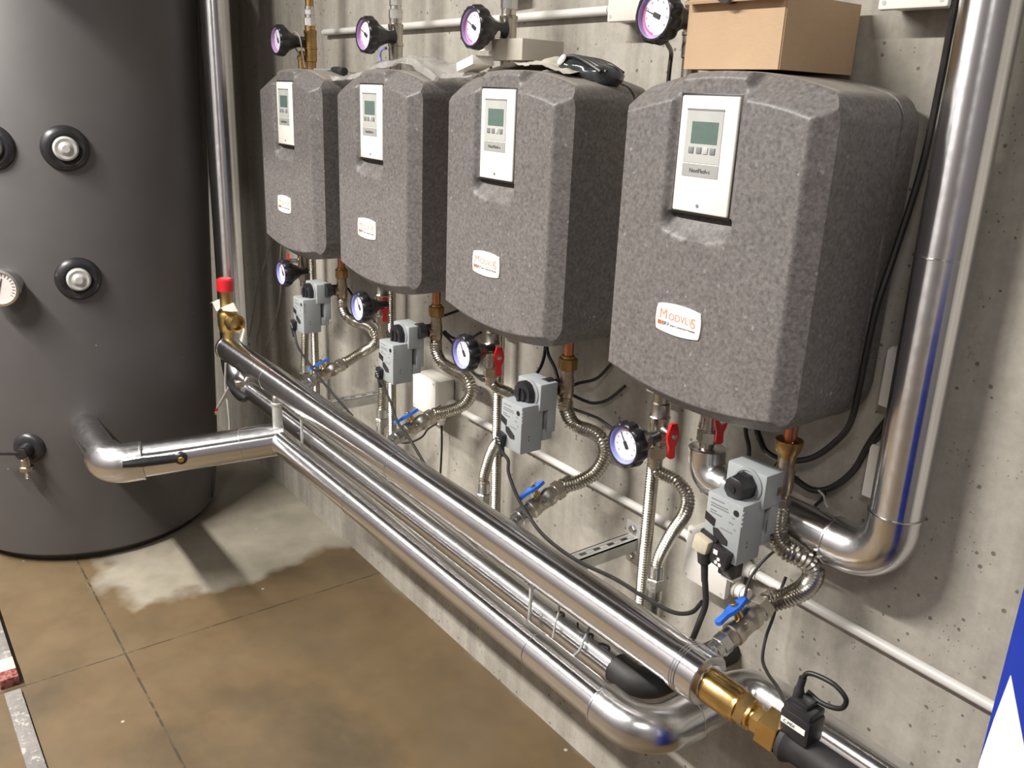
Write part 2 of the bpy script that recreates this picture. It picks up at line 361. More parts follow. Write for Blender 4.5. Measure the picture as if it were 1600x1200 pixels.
# ------------------------------------------------------------------ buffer tank
TC = V((-3.93, 0.69)); TR = 0.52
def on_tank(az, z, out=0.0):
    r = (0.503 + 0.096 * z if z < 0.3 else 0.532 + 0.030 * (z - 0.3)) + out
    return V((TC.x + math.cos(R(az)) * r, TC.y + math.sin(R(az)) * r, z))
def tdir(az): return V((math.cos(R(az)), math.sin(R(az)), 0))
def build_tank():
    t = thing('buffer_tank', 'big dark grey cylindrical buffer tank standing in the corner at left', 'tank', (TC.x, TC.y, 0))
    b = MB(); b.lathe((TC.x, TC.y, 0.03), (0, 0, 1), [(0, 0.475), (0.0, 0.493), (0.012, 0.505), (0.12, 0.517), (0.27, 0.532), (2.30, 0.593), (2.36, 0.55), (2.38, 0.2)], 128)
    b.build('jacket', 'vinyl', t)
    b = MB(); b.lathe((TC.x, TC.y, 0.0), (0, 0, 1), [(0, TR - 0.05), (0.03, TR - 0.05)], 96); b.build('base_ring', 'black', t)
    b = MB(); pa, pb = on_tank(56, 0.06, -0.002), on_tank(56, 2.30, -0.002); b.tube([pa, pb], 0.009, 8); b.build('closing_strip', 'rubber', t)
    for az, z in ((-6.8, 1.608), (-7.4, 1.156), (-29.3, 1.608)):
        b = MB(); p = on_tank(az, z, -0.004); d = tdir(az)
        b.lathe(p, d, [(0, 0.077), (0.008, 0.076), (0.018, 0.068), (0.022, 0.058), (0.017, 0.050), (0.012, 0.044)], 40); ro = b.build('sensor_rosette', 'black', t)
        b = MB(); b.lathe(p + d * 0.010, d, [(0, 0.040), (0.020, 0.040), (0.026, 0.034), (0.024, 0.024), (0.034, 0.012), (0.034, 0.0)], 32); b.build('plug_cap', 'capgrey', ro)
    az, z = -30.6, 1.142; p = on_tank(az, z); d = tdir(az)
    b = MB(); b.lathe(p, d, [(0, 0.052), (0.045, 0.052), (0.05, 0.064), (0.072, 0.064), (0.074, 0.056), (0.066, 0.055)], 40); th = b.build('thermometer', 'zinc', t)
    b = MB(); b.lathe(p + d * 0.060, d, [(0, 0.0), (0.0005, 0.056), (0.007, 0.055), (0.0075, 0.0)], 40); b.build('dial', 'tankdial', th)
    side = V((-d.y, d.x, 0)); b = MB(); q = p + d * 0.0685
    m = Matrix((( side.x, 0, d.x, 0), (side.y, 0, d.y, 0), (0, 1, 0, 0), (0, 0, 0, 1)))
    b.prism([(-0.003, -0.03), (0.003, -0.03), (0.0012, 0.035), (-0.0012, 0.035)], q, (side * 0.95 + V((0, 0, -0.3))), (side * 0.3 + V((0, 0, 0.95))), 0.001); b.build('needle', 'ink', th)
    b = MB()
    for k in range(-9, 10):
        a = R(90 + k * 14); o = q + side * math.cos(a) * 0.046 + V((0, 0, 1)) * math.sin(a) * 0.046
        rd = side * math.cos(a) + V((0, 0, 1)) * math.sin(a); tg = d.cross(rd)
        b.prism([(-0.0008, -0.005), (0.0008, -0.005), (0.0008, 0.005), (-0.0008, 0.005)], o, tg, rd, 0.0006)
    b.build('scale_marks', 'ink', th)
    az, z = -32.3, 0.515; p = on_tank(az, z); d = tdir(az); side = V((-d.y, d.x, 0))
    b = MB(); b.lathe(p - d * 0.004, d, [(0, 0.058), (0.01, 0.056), (0.02, 0.045), (0.022, 0.025), (0.06, 0.022), (0.062, 0.0)], 32); dc = b.build('drain_cock', 'black', t)
    b = MB(); b.lathe(p + d * 0.06 + V((0, 0, 0.0)), d, [(0, 0.02), (0.012, 0.02), (0.014, 0.0)], 20); b.box(p + d * 0.068 - side * 0.05 + V((0, 0, 0.004)), (0.012, 0.1, 0.014), 0.004, Euler((0, 0, math.atan2(d.y, d.x)))); b.build('turn_handle', 'black', dc)
    b = MB(); o = p + d * 0.045 + V((0, 0, -0.015))
    b.lathe(o, (0, 0, -1), [(0, 0.014), (0.012, 0.014), (0.014, 0.017), (0.04, 0.017), (0.043, 0.024), (0.058, 0.024), (0.061, 0.010), (0.066, 0.010), (0.068, 0.007), (0.074, 0.010), (0.076, 0.007), (0.082, 0.010), (0.084, 0.007), (0.090, 0.010), (0.092, 0.006)], 24); b.build('hose_tail', 'nickel', dc)
build_tank()

# ------------------------------------------------------------------ insulated pipes
ZM, YM, RM = 0.832, 1.13, 0.048
XS, ZE = -3.39, 0.638
def jseam(b, p, d, r, wdt=0.012):
    b.lathe(V(p) - V(d) * wdt / 2, d, [(0, r + 0.0003), (0.001, r + 0.0016), (wdt - 0.001, r + 0.0016), (wdt, r + 0.0003)], 40)

def build_pipes():
    # upper header with its riser
    t = thing('insulated_pipe', 'upper metal-clad pipe running below all four grey units, red-capped safety valve on it', 'pipe', (-2.0, YM, ZM))
    b = MB(); b.tube([(-3.355, YM, ZM), (-0.90, YM, ZM)], RM, 48); b.tube([(-0.905, YM, ZM), (-0.842, YM, ZM)], RM + 0.0022, 48)
    for x in (-2.9, -1.98): jseam(b, (x, YM, ZM), (1, 0, 0), RM, 0.004)
    for k in range(3): jseam(b, (-0.893 + k * 0.006, YM, ZM), (1, 0, 0), RM + 0.0022, 0.003)
    b.build('pipe_jacket', 'jacket', t)
    b = MB(); b.lathe((-0.8425, YM, ZM), (1, 0, 0), [(0, RM + 0.002), (0.0022, RM), (0.004, 0.034), (0.006, 0.0325), (0.006, 0.02)], 40); b.build('end_cap', 'elbowmetal', t)
    b = MB(); b.lathe((-3.342, YM, ZM), (-1, 0, 0), [(0, RM + 0.0005), (0.001, RM + 0.0018), (0.016, RM + 0.0018), (0.018, RM - 0.002), (0.018, 0.0)], 40); b.build('end_cap', 'elbowmetal', t)
    # lower front pipe from tank pipe to the wall and on to the right
    yf, rf = 1.10, 0.0425
    t = thing('insulated_pipe', 'lower front metal-clad pipe bending at bottom towards the wall and on to the right', 'pipe', (-1.9, yf, ZE))
    b = MB(); b.tube([(-2.835, yf, ZE), (-1.06, yf, ZE)], rf, 48)
    for x in (-2.2, -1.3): jseam(b, (x, yf, ZE), (1, 0, 0), rf, 0.004)
    b.build('pipe_jacket', 'jacket', t)
    b = MB(); P = fillet([(-1.07, yf, ZE), (-0.950, yf + 0.003, ZE), (-0.946, 1.225, ZE)], 0.080, 14); b.tube(P, rf + 0.0055, 40)
    for q, d in ((P[0], (1, 0, 0)), (P[-1], (0.05, 1, 0))): jseam(b, q, d, rf + 0.005, 0.006)
    b.build('elbow_jacket', 'elbowmetal', t)
    b = MB(); b.tube([(-0.946, 1.21, ZE), (-0.942, 1.36, ZE)], rf + 0.002, 40); b.build('cross_pipe_jacket', 'jackety', t)
    b = MB(); b.tube(fillet([(-0.943, 1.335, ZE), (-0.942, 1.405, ZE + 0.002), (-0.82, 1.405, ZE + 0.004)], 0.06, 12), rf + 0.006, 40); b.build('elbow_jacket', 'elbowmetal', t)
    b = MB(); b.tube([(-0.86, 1.405, ZE + 0.003), (0.6, 1.405, ZE + 0.006)], rf + 0.002, 48); jseam(b, (-0.40, 1.405, ZE + 0.004), (1, 0, 0), rf + 0.002, 0.004); b.build('wall_pipe_jacket', 'jacket', t)
    # lower back pipe ending in black rubber elbow
    yb, rb = 1.21, 0.035
    t = thing('insulated_pipe', 'lower rear metal-clad pipe with a riser beside the tank, ending in black rubber elbow', 'pipe', (-2.0, yb, ZE))
    XR = -3.500
    b = MB(); P = fillet([(XR, yb, ZE + 0.16), (XR, yb, ZE), (XR + 0.16, yb, ZE)], 0.12, 14); b.tube(P, [0.061] * (len(P) - 1) + [0.046], 40); jseam(b, P[0], (0, 0, 1), 0.061, 0.006); b.build('elbow_jacket', 'elbowmetal', t)
    b = MB(); b.tube([(XR, yb, ZE + 0.15), (XR - 0.005, yb + 0.005, 3.99)], 0.057, 48)
    for z in (1.9, 2.9): jseam(b, (XR - 0.003, yb + 0.003, z), (0, 0, 1), 0.057, 0.004)
    b.build('riser_jacket', 'jacketz', t)
    b = MB(); b.tube([(-3.36, yb, ZE), (-1.147, yb, ZE)], rb, 44)
    for x in (-2.5, -1.7): jseam(b, (x, yb, ZE), (1, 0, 0), rb, 0.004)
    b.build('pipe_jacket', 'jacket', t)
    b = MB(); b.tube(fillet([(-1.152, yb, ZE), (-1.066, yb, ZE), (-1.054, 1.475, ZE)], 0.048, 12), 0.0340, 32); o = b.build('rubber_elbow', 'rubber', t); o['label'] = 'black rubber insulation elbow'
    b = MB()
    for pts in ([(-1.352, 0.3), (-1.348, 0.6), (-1.338, 0.75), (-1.33, 0.5), (-1.335, 0.35)], [(-1.29, 0.85), (-1.27, 0.25), (-1.25, 0.3), (-1.235, 0.75), (-1.225, 0.35)], [(-1.205, 0.25), (-1.195, 0.6), (-1.18, 0.75), (-1.172, 0.4), (-1.19, 0.3)]):
        P = []
        for x, f in pts:
            a = R(62 + f * 42); P.append((x, yb - math.cos(a) * (rb + 0.0003), ZE + math.sin(a) * (rb + 0.0003)))
        b.tube(catmull(P, 6), 0.0028, 6)
    o = b.build('marker_writing', 'ink', t); o['label'] = 'black marker scrawl'
    # tank connection
    t = thing('insulated_pipe', 'short metal-clad pipe from tank foot, with fat elbow and black lever', 'pipe', (-2.9, 0.6, 0.6))
    EL = V((-2.955, 0.575, 0.597)); E2 = V((-2.79, 1.12, ZE + 0.002)); dd = (E2 - EL).normalized()
    b = MB(); b.tube([(-3.43, 0.585, 0.585), EL - V((0.03, 0, 0))], 0.053, 40); b.build('stub_jacket', 'elbowmetal', t)
    b = MB(); P = fillet([EL - V((0.085, 0, 0.001)), EL, EL + dd * 0.10], 0.072, 12); b.tube(P, 0.067, 40); jseam(b, P[-1], dd, 0.067, 0.006); b.build('elbow_jacket', 'elbowmetal', t)
    b = MB(); b.tube([EL + dd * 0.06, E2], 0.059, 48); jseam(b, EL + dd * 0.42, dd, 0.059, 0.004); b.build('pipe_jacket', 'jackety', t)
    # lever on the outside of the sheathing
    nrm = V((0.93, -0.25, 0.02)); nrm = (nrm - dd * nrm.dot(dd)).normalized(); up = dd.cross(nrm)
    c0 = EL + dd * 0.225 + nrm * 0.058 - up * 0.012
    b = MB(); b.lathe(c0, nrm, [(0, 0.021), (0.014, 0.021), (0.018, 0.016), (0.018, 0.0)], 24)
    tip = EL + dd * 0.045 + nrm * 0.083 - up * 0.028
    a = c0 + nrm * 0.008; L = (tip - a)
    b.tube([a, a + L * 0.3, a + L * 0.65, tip], [0.014, 0.015, 0.016, 0.011], 10); lv = b.build('lever', 'black', t); lv['label'] = 'black shut-off lever'
    b = MB(); b.hexn(c0 + nrm * 0.016, nrm, 0.010, 0.0105); b.build('bolt', 'brass', lv)
    # big riser at right
    t = thing('insulated_pipe', 'tall metal-clad riser at right, turning at its foot back under the nearest unit', 'pipe', (-0.70, 1.40, 1.07))
    b = MB(); b.tube([(-0.715, 1.40, 3.99), (-0.692, 1.40, 1.155)], 0.0445, 52)
    for z in (1.62,): jseam(b, (-0.697, 1.40, z), (0, 0, 1), 0.0445, 0.004)
    b.build('riser_jacket', 'jacketz', t)
    P = fillet([(-0.692, 1.40, 1.165), (-0.691, 1.40, 1.062), (-0.80, 1.40, 1.062)], 0.075, 14)
    b = MB(); b.tube(P, 0.0465, 44); jseam(b, P[0], (0, 0, 1), 0.0465, 0.005); jseam(b, P[-1], (1, 0, 0), 0.0465, 0.005); b.build('elbow_jacket', 'elbowmetal', t)
    b = MB(); b.tube([(-0.79, 1.40, 1.062), (-1.05, 1.40, 1.07)], 0.0425, 44); b.build('pipe_jacket', 'jacket', t)
    b = MB(); P = fillet([(-1.02, 1.40, 1.07), (-1.118, 1.40, 1.072), (-1.122, 1.40, 1.135)], 0.045, 12); b.tube(P, 0.040, 40); jseam(b, P[-1], (0, 0, 1), 0.038, 0.006); b.build('valve_elbow_jacket', 'elbowmetal', t)
build_pipes()

# ------------------------------------------------------------------ brackets and rods
def bracket(x, label):
    t = thing('strut_bracket', label, 'bracket', (x, WY, 0.765), 'galvanised brackets under the pipes')
    b = MB(); y0, y1 = 1.138, WY - 0.006; zt = ZM - RM - 0.001; h, wd = 0.034, 0.036; th = 0.003
    ys = [y0]; k = y0 + 0.018
    while k + 0.028 < y1: ys += [k, k + 0.024]; k += 0.046
    ys.append(y1)
    for s_ in (-1, 1):
        b.box((x + s_ * (wd / 2 - th / 2), (y0 + y1) / 2, zt - h / 2), (th, y1 - y0, h))
        b.box((x + s_ * (wd / 2 - 0.006), (y0 + y1) / 2, zt - th / 2), (0.012, y1 - y0, th))
    for i in range(0, len(ys) - 1, 2): b.box((x, (ys[i] + ys[i + 1]) / 2, zt - th / 2), (0.014, ys[i + 1] - ys[i], th))
    b.build('channel', 'galv', t, smooth=False)
    b = MB(); b.box((x, WY - 0.003, zt - h / 2), (0.05, 0.006, 0.11), 0.001); bp = b.build('wall_plate', 'galv', t)
    for s_ in (-1, 1):
        b = MB(); b.hexn((x, WY - 0.006, zt - h / 2 + s_ * 0.039), (0, -1, 0), 0.009, 0.011); b.build('bolt', 'zinc', bp)
    b = MB(); b.tube([(x - 0.012, 1.157, zt - 0.03), (x - 0.012, 1.157, 0.60)], 0.005, 10); b.hexn((x - 0.012, 1.157, zt - 0.046), (0, 0, 1), 0.008, 0.011); b.build('hanger_rod', 'galv', t)
bracket(-1.385, 'galvanised slotted bracket holding the pipes between third and fourth unit')
bracket(-2.70, 'galvanised slotted bracket holding the pipes between first and second unit')

# ------------------------------------------------------------------ wall-hung heat stations
LOGO = [-2.852, -2.26, -1.664, -1.052]
UC = [x + 0.030 for x in LOGO]
def smooth01(t): t = max(0.0, min(1.0, t)); return t * t * (3 - 2 * t)
def build_station(xc, label):
    yF = 1.187; HW = 0.222
    t = thing('heat_station', label, 'heating unit', (xc, WY, 1.29), 'grey foam heat stations on the wall')
    def zt(u):
        e = HW - abs(u); rc = 0.036; dr = rc - math.sqrt(max(0, rc * rc - max(0, rc - e) ** 2)) if e < rc else 0
        return 1.893 - 0.036 * (abs(u) / HW) ** 2.0 - dr
    def zb(u):
        e = HW - abs(u); rc = 0.046; dr = rc - math.sqrt(max(0, rc * rc - max(0, rc - e) ** 2)) if e < rc else 0
        return 1.284 + 0.030 * (abs(u) / HW) ** 2.0 + dr
    up = -0.0175; grid = []; CWR, CWL, CT, CB = 0.032, 0.016, 0.042, 0.026
    seg = lambda a, c, n: [a + (c - a) * k / n for k in range(n)]
    us = seg(-HW, -HW + 0.008, 5) + seg(-HW + 0.008, -HW + CWL, 3) + seg(-HW + CWL, up - 0.086, 8) + seg(up - 0.086, up - 0.064, 8) + seg(up - 0.064, up + 0.064, 16) + seg(up + 0.064, up + 0.086, 8) + seg(up + 0.086, HW - CWR - 0.006, 14) + seg(HW - CWR - 0.006, HW - CWR + 0.006, 6) + seg(HW - CWR + 0.006, HW - 0.008, 4) + seg(HW - 0.008, HW, 5) + [HW]
    NB, NM, NT_ = 6, 92, 14
    def mf(k): return (0.012 * k / 8 if k <= 8 else 0.012 + 0.966 * (k - 8) / (NM - 18) if k <= NM - 10 else 0.978 + 0.022 * (k - NM + 10) / 10)
    for j in range(NB + NM + NT_ + 1):
        row = []
        for u in us:
            a, c = zb(u), zt(u); at0 = 1.893 - 0.036 * (u / HW) ** 2; ab0 = 1.284 + 0.030 * (u / HW) ** 2
            vb, vt = max(a, ab0 + CB), min(c, at0 - CT)
            v = a + (vb - a) * j / NB if j <= NB else (vb + (vt - vb) * mf(j - NB) if j <= NB + NM else vt + (c - vt) * (j - NB - NM) / NT_)
            e = HW - abs(u); dt = at0 - v; db = v - ab0
            def cham(d, wd, dep):
                q = 1 - d / wd; kk = 0.13
                return dep * (0.0 if q < -kk else q if q > kk else (q + kk) ** 2 / (4 * kk))
            g = max(cham(e, CWR if u > 0 else CWL, 0.030 if u > 0 else 0.018), cham(dt, CT, 0.046), cham(db, CB, 0.034))
            base = yF + g
            m = 1 - smooth01((abs(u - up) - 0.066) / 0.018)
            zlow = 1.606 + 0.012 * ((u - up) / 0.07) ** 2
            if v >= 1.652: y = base + (yF + 0.012 - base) * m
            elif v > zlow:
                f = (v - zlow) / (1.652 - zlow); y = base + (yF + 0.034 * f ** 0.8 - base) * m
            else: y = base
            if dt < 0.010: y += (0.010 - dt) * 1.2 * m
            row.append(V((xc + u, y, v)))
        grid.append(row)
    b = MB(); vs = b.grid(grid)
    loop = vs[0][:] + [r[-1] for r in vs[1:]] + list(reversed(vs[-1]))[1:] + [r[0] for r in reversed(vs)][1:-1]
    prev = loop; cz = 1.588
    for y, ins in ((1.252, -0.001), (1.385, 0.0), (1.386, 0.004), (1.390, 0.004), (1.391, -0.001), (1.435, 0.000), (1.455, 0.008), (1.463, 0.03)):
        ring = []
        for q in loop:
            c = q.co; du = c.x - xc; dz = c.z - cz
            fx = max(0.0, 1 - ins / HW); fz = max(0.0, 1 - ins / 0.3)
            ring.append(b.b.verts.new((xc + du * fx, y, cz + dz * fz)))
        b.skin(prev, ring); prev = ring
    b.b.faces.new(prev)
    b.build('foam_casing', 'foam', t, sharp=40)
    b = MB(); b.tube([(xc + HW + 0.001, 1.405, 1.44), (xc + HW + 0.001, 1.405, 1.545), (xc + HW + 0.001, 1.41, 1.553)], 0.004, 8); b.build('latch_slot', 'rubber', t)
    b = MB(); b.box((xc, 1.472, 1.70), (0.30, 0.018, 0.05), 0.002); b.build('mounting_rail', 'galv', t)
    # control panel
    px0, pw, pz0, ph = xc - 0.081, 0.127, 1.655, 0.197
    def P(fx, fz, y): return V((px0 + fx * pw, y, pz0 + ph * (1 - fz)))
    b = MB(); b.box((px0 + pw / 2, 1.2035, pz0 + ph / 2), (pw, 0.018, ph), 0.0035, None, 3); pn = b.build('control_panel', 'white', t); pn['label'] = 'white control panel'
    b = MB(); b.box((px0 + pw / 2 - 0.0005, 1.2035, pz0 + ph / 2), (pw + 0.008, 0.010, ph + 0.008), 0.001); b.build('panel_gap_shade', 'black', t)  # black plate stands in for the shade in the gap around the panel
    yp = 1.1942
    def plate(name, f, mat, par, y=yp, th=0.0012, bev=0.0):
        a, c = P(f[0], f[2], y), P(f[1], f[3], y)
        bb = MB(); bb.box(((a.x + c.x) / 2, y, (a.z + c.z) / 2), (abs(c.x - a.x), th, abs(a.z - c.z)), bev); return bb.build(name, mat, par)
    wn = plate('display_window', (0.13, 0.77, 0.125, 0.565), 'panelgrey', pn)
    b = MB(); a, c = P(0.125, 0.115, yp), P(0.775, 0.115, yp); b.box(((a.x + c.x) / 2, yp - 0.0003, a.z), (c.x - a.x, 0.0012, 0.003)); b.build('window_lip', 'print', wn)
    plate('screen', (0.24, 0.70, 0.215, 0.40), 'lcd', wn, yp - 0.0006)
    for f0, mt in ((0.22, 'print'), (0.36, 'print'), (0.475, 'panelgrey'), (0.60, 'print')):
        plate('button', (f0, f0 + 0.085, 0.43, 0.485), mt, wn, yp - 0.0012, 0.002, 0.0006)
    st = plate('name_strip', (0.13, 0.77, 0.575, 0.685), 'panelstrip', pn)
    q = P(0.45, 0.648, yp - 0.0009); text('panel_lettering', 'NextFlash-s', 0.0098, q, (1, 0, 0), (0, 0, 1), 'ink', st, 0.0002, 'CENTER')
    b = MB(); q = P(0.47, 0.935, yp + 0.0006); b.lathe(q, (0, -1, 0), [(0, 0.0032), (0.0012, 0.0032), (0.0013, 0.0)], 16); b.build('screw', 'print', pn)
    # makers badge
    lx, lz = xc - 0.030, 1.459; hw, hh = 0.052, 0.0245; pts = []
    for k in range(9): s_ = -1 + 2 * k / 8; pts.append((s_ * hw * 0.95, hh + 0.0045 * (1 - s_ * s_)))
    for k in range(9): s_ = 1 - 2 * k / 8; pts.append((hw + 0.003 * (1 - s_ * s_), s_ * hh * 0.95))
    for k in range(9): s_ = 1 - 2 * k / 8; pts.append((s_ * hw * 0.95, -hh - 0.0045 * (1 - s_ * s_)))
    for k in range(9): s_ = -1 + 2 * k / 8; pts.append((-hw - 0.003 * (1 - s_ * s_), s_ * hh * 0.95))
    b = MB(); b.prism(pts, (lx, yF + 0.001, lz), (1, 0, 0), (0, 0, 1), 0.0036); bd = b.build('badge', 'white', t, 30); bd['label'] = 'white maker badge'
    yb = yF - 0.0028
    text('badge_letter', 'M', 0.026, (lx - 0.046, yb, lz - 0.002), (1, 0, 0), (0, 0, 1), 'salmon', bd, 0.0002)
    text('badge_letters', 'ODVLV', 0.0185, (lx - 0.0235, yb, lz - 0.002), (1, 0, 0), (0, 0, 1), 'salmon', bd, 0.0002)
    text('badge_letter', 'S', 0.026, (lx + 0.031, yb, lz - 0.006), (1, 0, 0), (0, 0, 1), 'salmon', bd, 0.0002)
    b = MB(); b.prism([(-0.004, -0.004), (0.004, -0.004), (0.005, 0.0), (0.004, 0.004), (-0.004, 0.004), (-0.005, 0.0)], (lx - 0.044, yb + 0.0004, lz - 0.0105), (1, 0, 0), (0, 0, 1), 0.0006); b.build('badge_mark', 'orange', bd)
    text('badge_lettering', 'BRV', 0.0105, (lx - 0.0385, yb, lz - 0.0142), (1, 0, 0), (0, 0, 1), 'ink', bd, 0.0003)
    text('badge_lettering', 'Smart Connection Modules', 0.0056, (lx - 0.0185, yb, lz - 0.0135), (1, 0, 0), (0, 0, 1), 'ink', bd, 0.0002)
    return t
SL = ['grey foam heat station farthest left, next to the tank', 'grey foam heat station second from the tank, crumpled film on its top',
      'grey foam heat station third from the tank, with grey box on its top', 'largest-looking grey foam heat station, nearest, with a cardboard box on its top']
S0 = build_station(UC[0], SL[0])
for i in (1, 2, 3): dup(S0, (UC[i], WY, 1.29), SL[i])

# ------------------------------------------------------------------ gear below each unit
AX = [-3.05, -2.44, -1.83, -1.207]; VX = [-2.787, -2.157, -1.548, -0.885]
WHERE = ['under farthest unit', 'under second unit from tank', 'under third unit from tank', 'under nearest unit']
def lever(b, o, nrm, along, L1=0.028, L2=0.052, wd=0.0115):
    nrm, along = V(nrm).normalized(), V(along).normalized(); s_ = nrm.cross(along)
    pts = [(-wd * 0.6, L1), (-wd * 1.0, L1 * 0.45), (-wd * 1.25, 0.0), (-wd, -L2 * 0.3), (-wd * 0.62, -L2 * 0.5), (-wd * 0.75, -L2 * 0.93), (-wd * 0.35, -L2), (wd * 0.35, -L2), (wd * 0.75, -L2 * 0.93), (wd * 0.62, -L2 * 0.5), (wd, -L2 * 0.3), (wd * 1.25, 0.0), (wd * 1.0, L1 * 0.45), (wd * 0.6, L1)]
    s_ = along.cross(nrm); b.prism(pts, V(o) - nrm * 0.004, s_, along, 0.008)

def iso_valve(x, y, z0, z1, lvdir, label, nick='nickel'):
    t = thing('isolating_valve', label, 'valve', (x, y, z0), 'valves with red levers')
    H = z1 - z0
    b = MB(); b.lathe((x, y, z0), (0, 0, 1), [(0, 0.016), (0.022, 0.016), (0.024, 0.020), (0.055, 0.020), (0.058, 0.0235), (0.062, 0.0225), (0.085, 0.0205), (0.115, 0.0225), (0.12, 0.024), (0.124, 0.021), (0.15, 0.021), (0.153, 0.018), (H, 0.018)], 28); b.build('body', nick, t)
    b = MB(); b.hexn((x, y, z0 + 0.026), (0, 0, 1), 0.026, 0.0235); b.build('union_nut', nick, t)
    d = V(lvdir).normalized(); o = V((x, y, z0 + 0.095))
    b = MB(); b.lathe(o + d * 0.016, d, [(0, 0.010), (0.020, 0.0085), (0.038, 0.0085)], 16); b.build('stem', 'zinc', t)
    b = MB(); lever(b, o + d * 0.055, d, (0, 0, 1)); lv = b.build('lever', 'red', t); lv['label'] = 'red lever'
    b = MB(); b.hexn(o + d * 0.058, d, 0.007, 0.0065); b.build('bolt', 'zinc', lv)
    return t

def gauge(x, y, z, yend, label, ring, stem_r=0.017, ndl=125):
    t = thing('dial_thermometer', label, 'thermometer', (x, yend, z), 'black dial thermometers')
    n = 88; b = MB(); prev = None; first = None
    prof = [(0.012, 0.040, 0), (0.0, 0.0405, 0), (0.0, 0.044, 0), (0.004, 0.049, 1), (0.022, 0.051, 1), (0.030, 0.048, 1), (0.035, 0.041, 0), (0.050, 0.030, 0), (0.066, 0.022, 0), (0.078, stem_r, 0), (yend - y, stem_r, 0)]
    for dy, r, sc_ in prof:
        ring_ = []
        for k in range(n):
            a = 2 * math.pi * k / n; rr = r - (0.0050 * (0.5 + 0.5 * math.cos(11 * a)) ** 2 if sc_ else 0)
            ring_.append(b.b.verts.new((x + rr * math.cos(a), y + dy, z + rr * math.sin(a))))
        if prev: b.skin(prev, ring_)
        else: first = ring_
        prev = ring_
    b.b.faces.new(prev); b.b.faces.new(first); b.build('case', 'black', t, 45)
    b = MB(); b.lathe((x, y + 0.0118, z), (0, -1, 0), [(0, 0.0400), (0.0006, 0.0398), (0.0006, 0.0335)], 48); b.lathe((x, y + 0.0118, z), (0, -1, 0), [(0, 0.0403), (0.010, 0.0400), (0.010, 0.0395), (0.0006, 0.0385)], 48, 0, False); b.build('scale_ring', ring, t)
    b = MB(); b.lathe((x, y + 0.0112, z), (0, -1, 0), [(0, 0.0338), (0.0008, 0.0336), (0.0009, 0.0)], 40); dl = b.build('dial', 'dial', t)
    b = MB()
    for k in range(9):
        a = R(-40 + k * 32.5); ca, sa = math.cos(a), math.sin(a); b.box((x + 0.026 * ca, y + 0.0100, z + 0.026 * sa), (0.003, 0.0005, 0.004))
    b.build('scale_marks', 'panelstrip', dl, smooth=False)
    if ring == 'dialpink':
        b = MB(); A = []
        for k in range(19): a = R(150 + k * 6); A.append((math.cos(a), math.sin(a)))
        b.prism([(c * 0.0335, q * 0.0335) for c, q in A] + [(c * 0.0300, q * 0.0300) for c, q in reversed(A)], (x, y + 0.0103, z), (1, 0, 0), (0, 0, 1), 0.0004); b.build('red_arc', 'dialred', dl)
    a = R(ndl); ca, sa = math.cos(a), math.sin(a)
    b = MB(); b.prism([(-0.0042, -0.009), (0.0042, -0.009), (0.0042, 0.007), (0.0010, 0.009), (0.0005, 0.030), (-0.0005, 0.030), (-0.0010, 0.009), (-0.0042, 0.007)], (x, y + 0.0098, z), (sa, 0, -ca), (ca, 0, sa), 0.0012); b.build('needle', 'ink', dl)
    return t

LV = [(-0.4, -0.9, 0.0), (0.93, -0.37, 0), (0.95, -0.30, 0), (0.97, -0.25, 0)]
ZA = [1.195, 1.195, 1.197, 1.155]
for i in range(4):
    z0 = [1.125, 1.095, 1.085, 1.075][i]
    iso_valve(AX[i], 1.334, z0, 1.315, LV[i], 'brass valve with red lever %s, where its dial thermometer plugs in' % WHERE[i])
    gauge([-2.985, -2.39, -1.806, -1.195][i], 1.215, ZA[i], 1.318, 'blue-rimmed dial thermometer in black scalloped case ' + WHERE[i], 'dialblue', 0.013)
iso_valve(-1.125, 1.40, 1.125, 1.31, (0.9, -0.45, 0), 'brass valve with red lever above a metal elbow, behind the nearest actuator')

HOSES = [
 ([(-3.05, 1.334, 1.135), (-3.07, 1.345, 1.08), (-3.092, 1.36, 1.02), (-3.10, 1.352, 0.915), (-3.09, 1.34, 0.79)], [(-3.165, 1.42, 1.31), (-3.165, 1.42, 0.45)]),
 ([(-2.44, 1.334, 1.105), (-2.468, 1.36, 1.055), (-2.487, 1.37, 0.982), (-2.493, 1.36, 0.888), (-2.472, 1.345, 0.797)], [(-2.538, 1.42, 1.31), (-2.533, 1.42, 0.45)]),
 ([(-1.83, 1.334, 1.095), (-1.812, 1.345, 1.078), (-1.769, 1.36, 1.070), (-1.745, 1.37, 1.033), (-1.789, 1.37, 0.953), (-1.844, 1.36, 0.889), (-1.863, 1.345, 0.802), (-1.855, 1.34, 0.768)], [(-1.918, 1.42, 1.31), (-1.900, 1.42, 0.45)]),
 ([(-1.207, 1.334, 1.085), (-1.200, 1.338, 1.066), (-1.160, 1.355, 1.054), (-1.138, 1.37, 1.025), (-1.137, 1.37, 0.985), (-1.161, 1.365, 0.928), (-1.185, 1.36, 0.86), (-1.190, 1.355, 0.82)], [(-1.292, 1.42, 1.30), (-1.286, 1.42, 0.45)]),
]
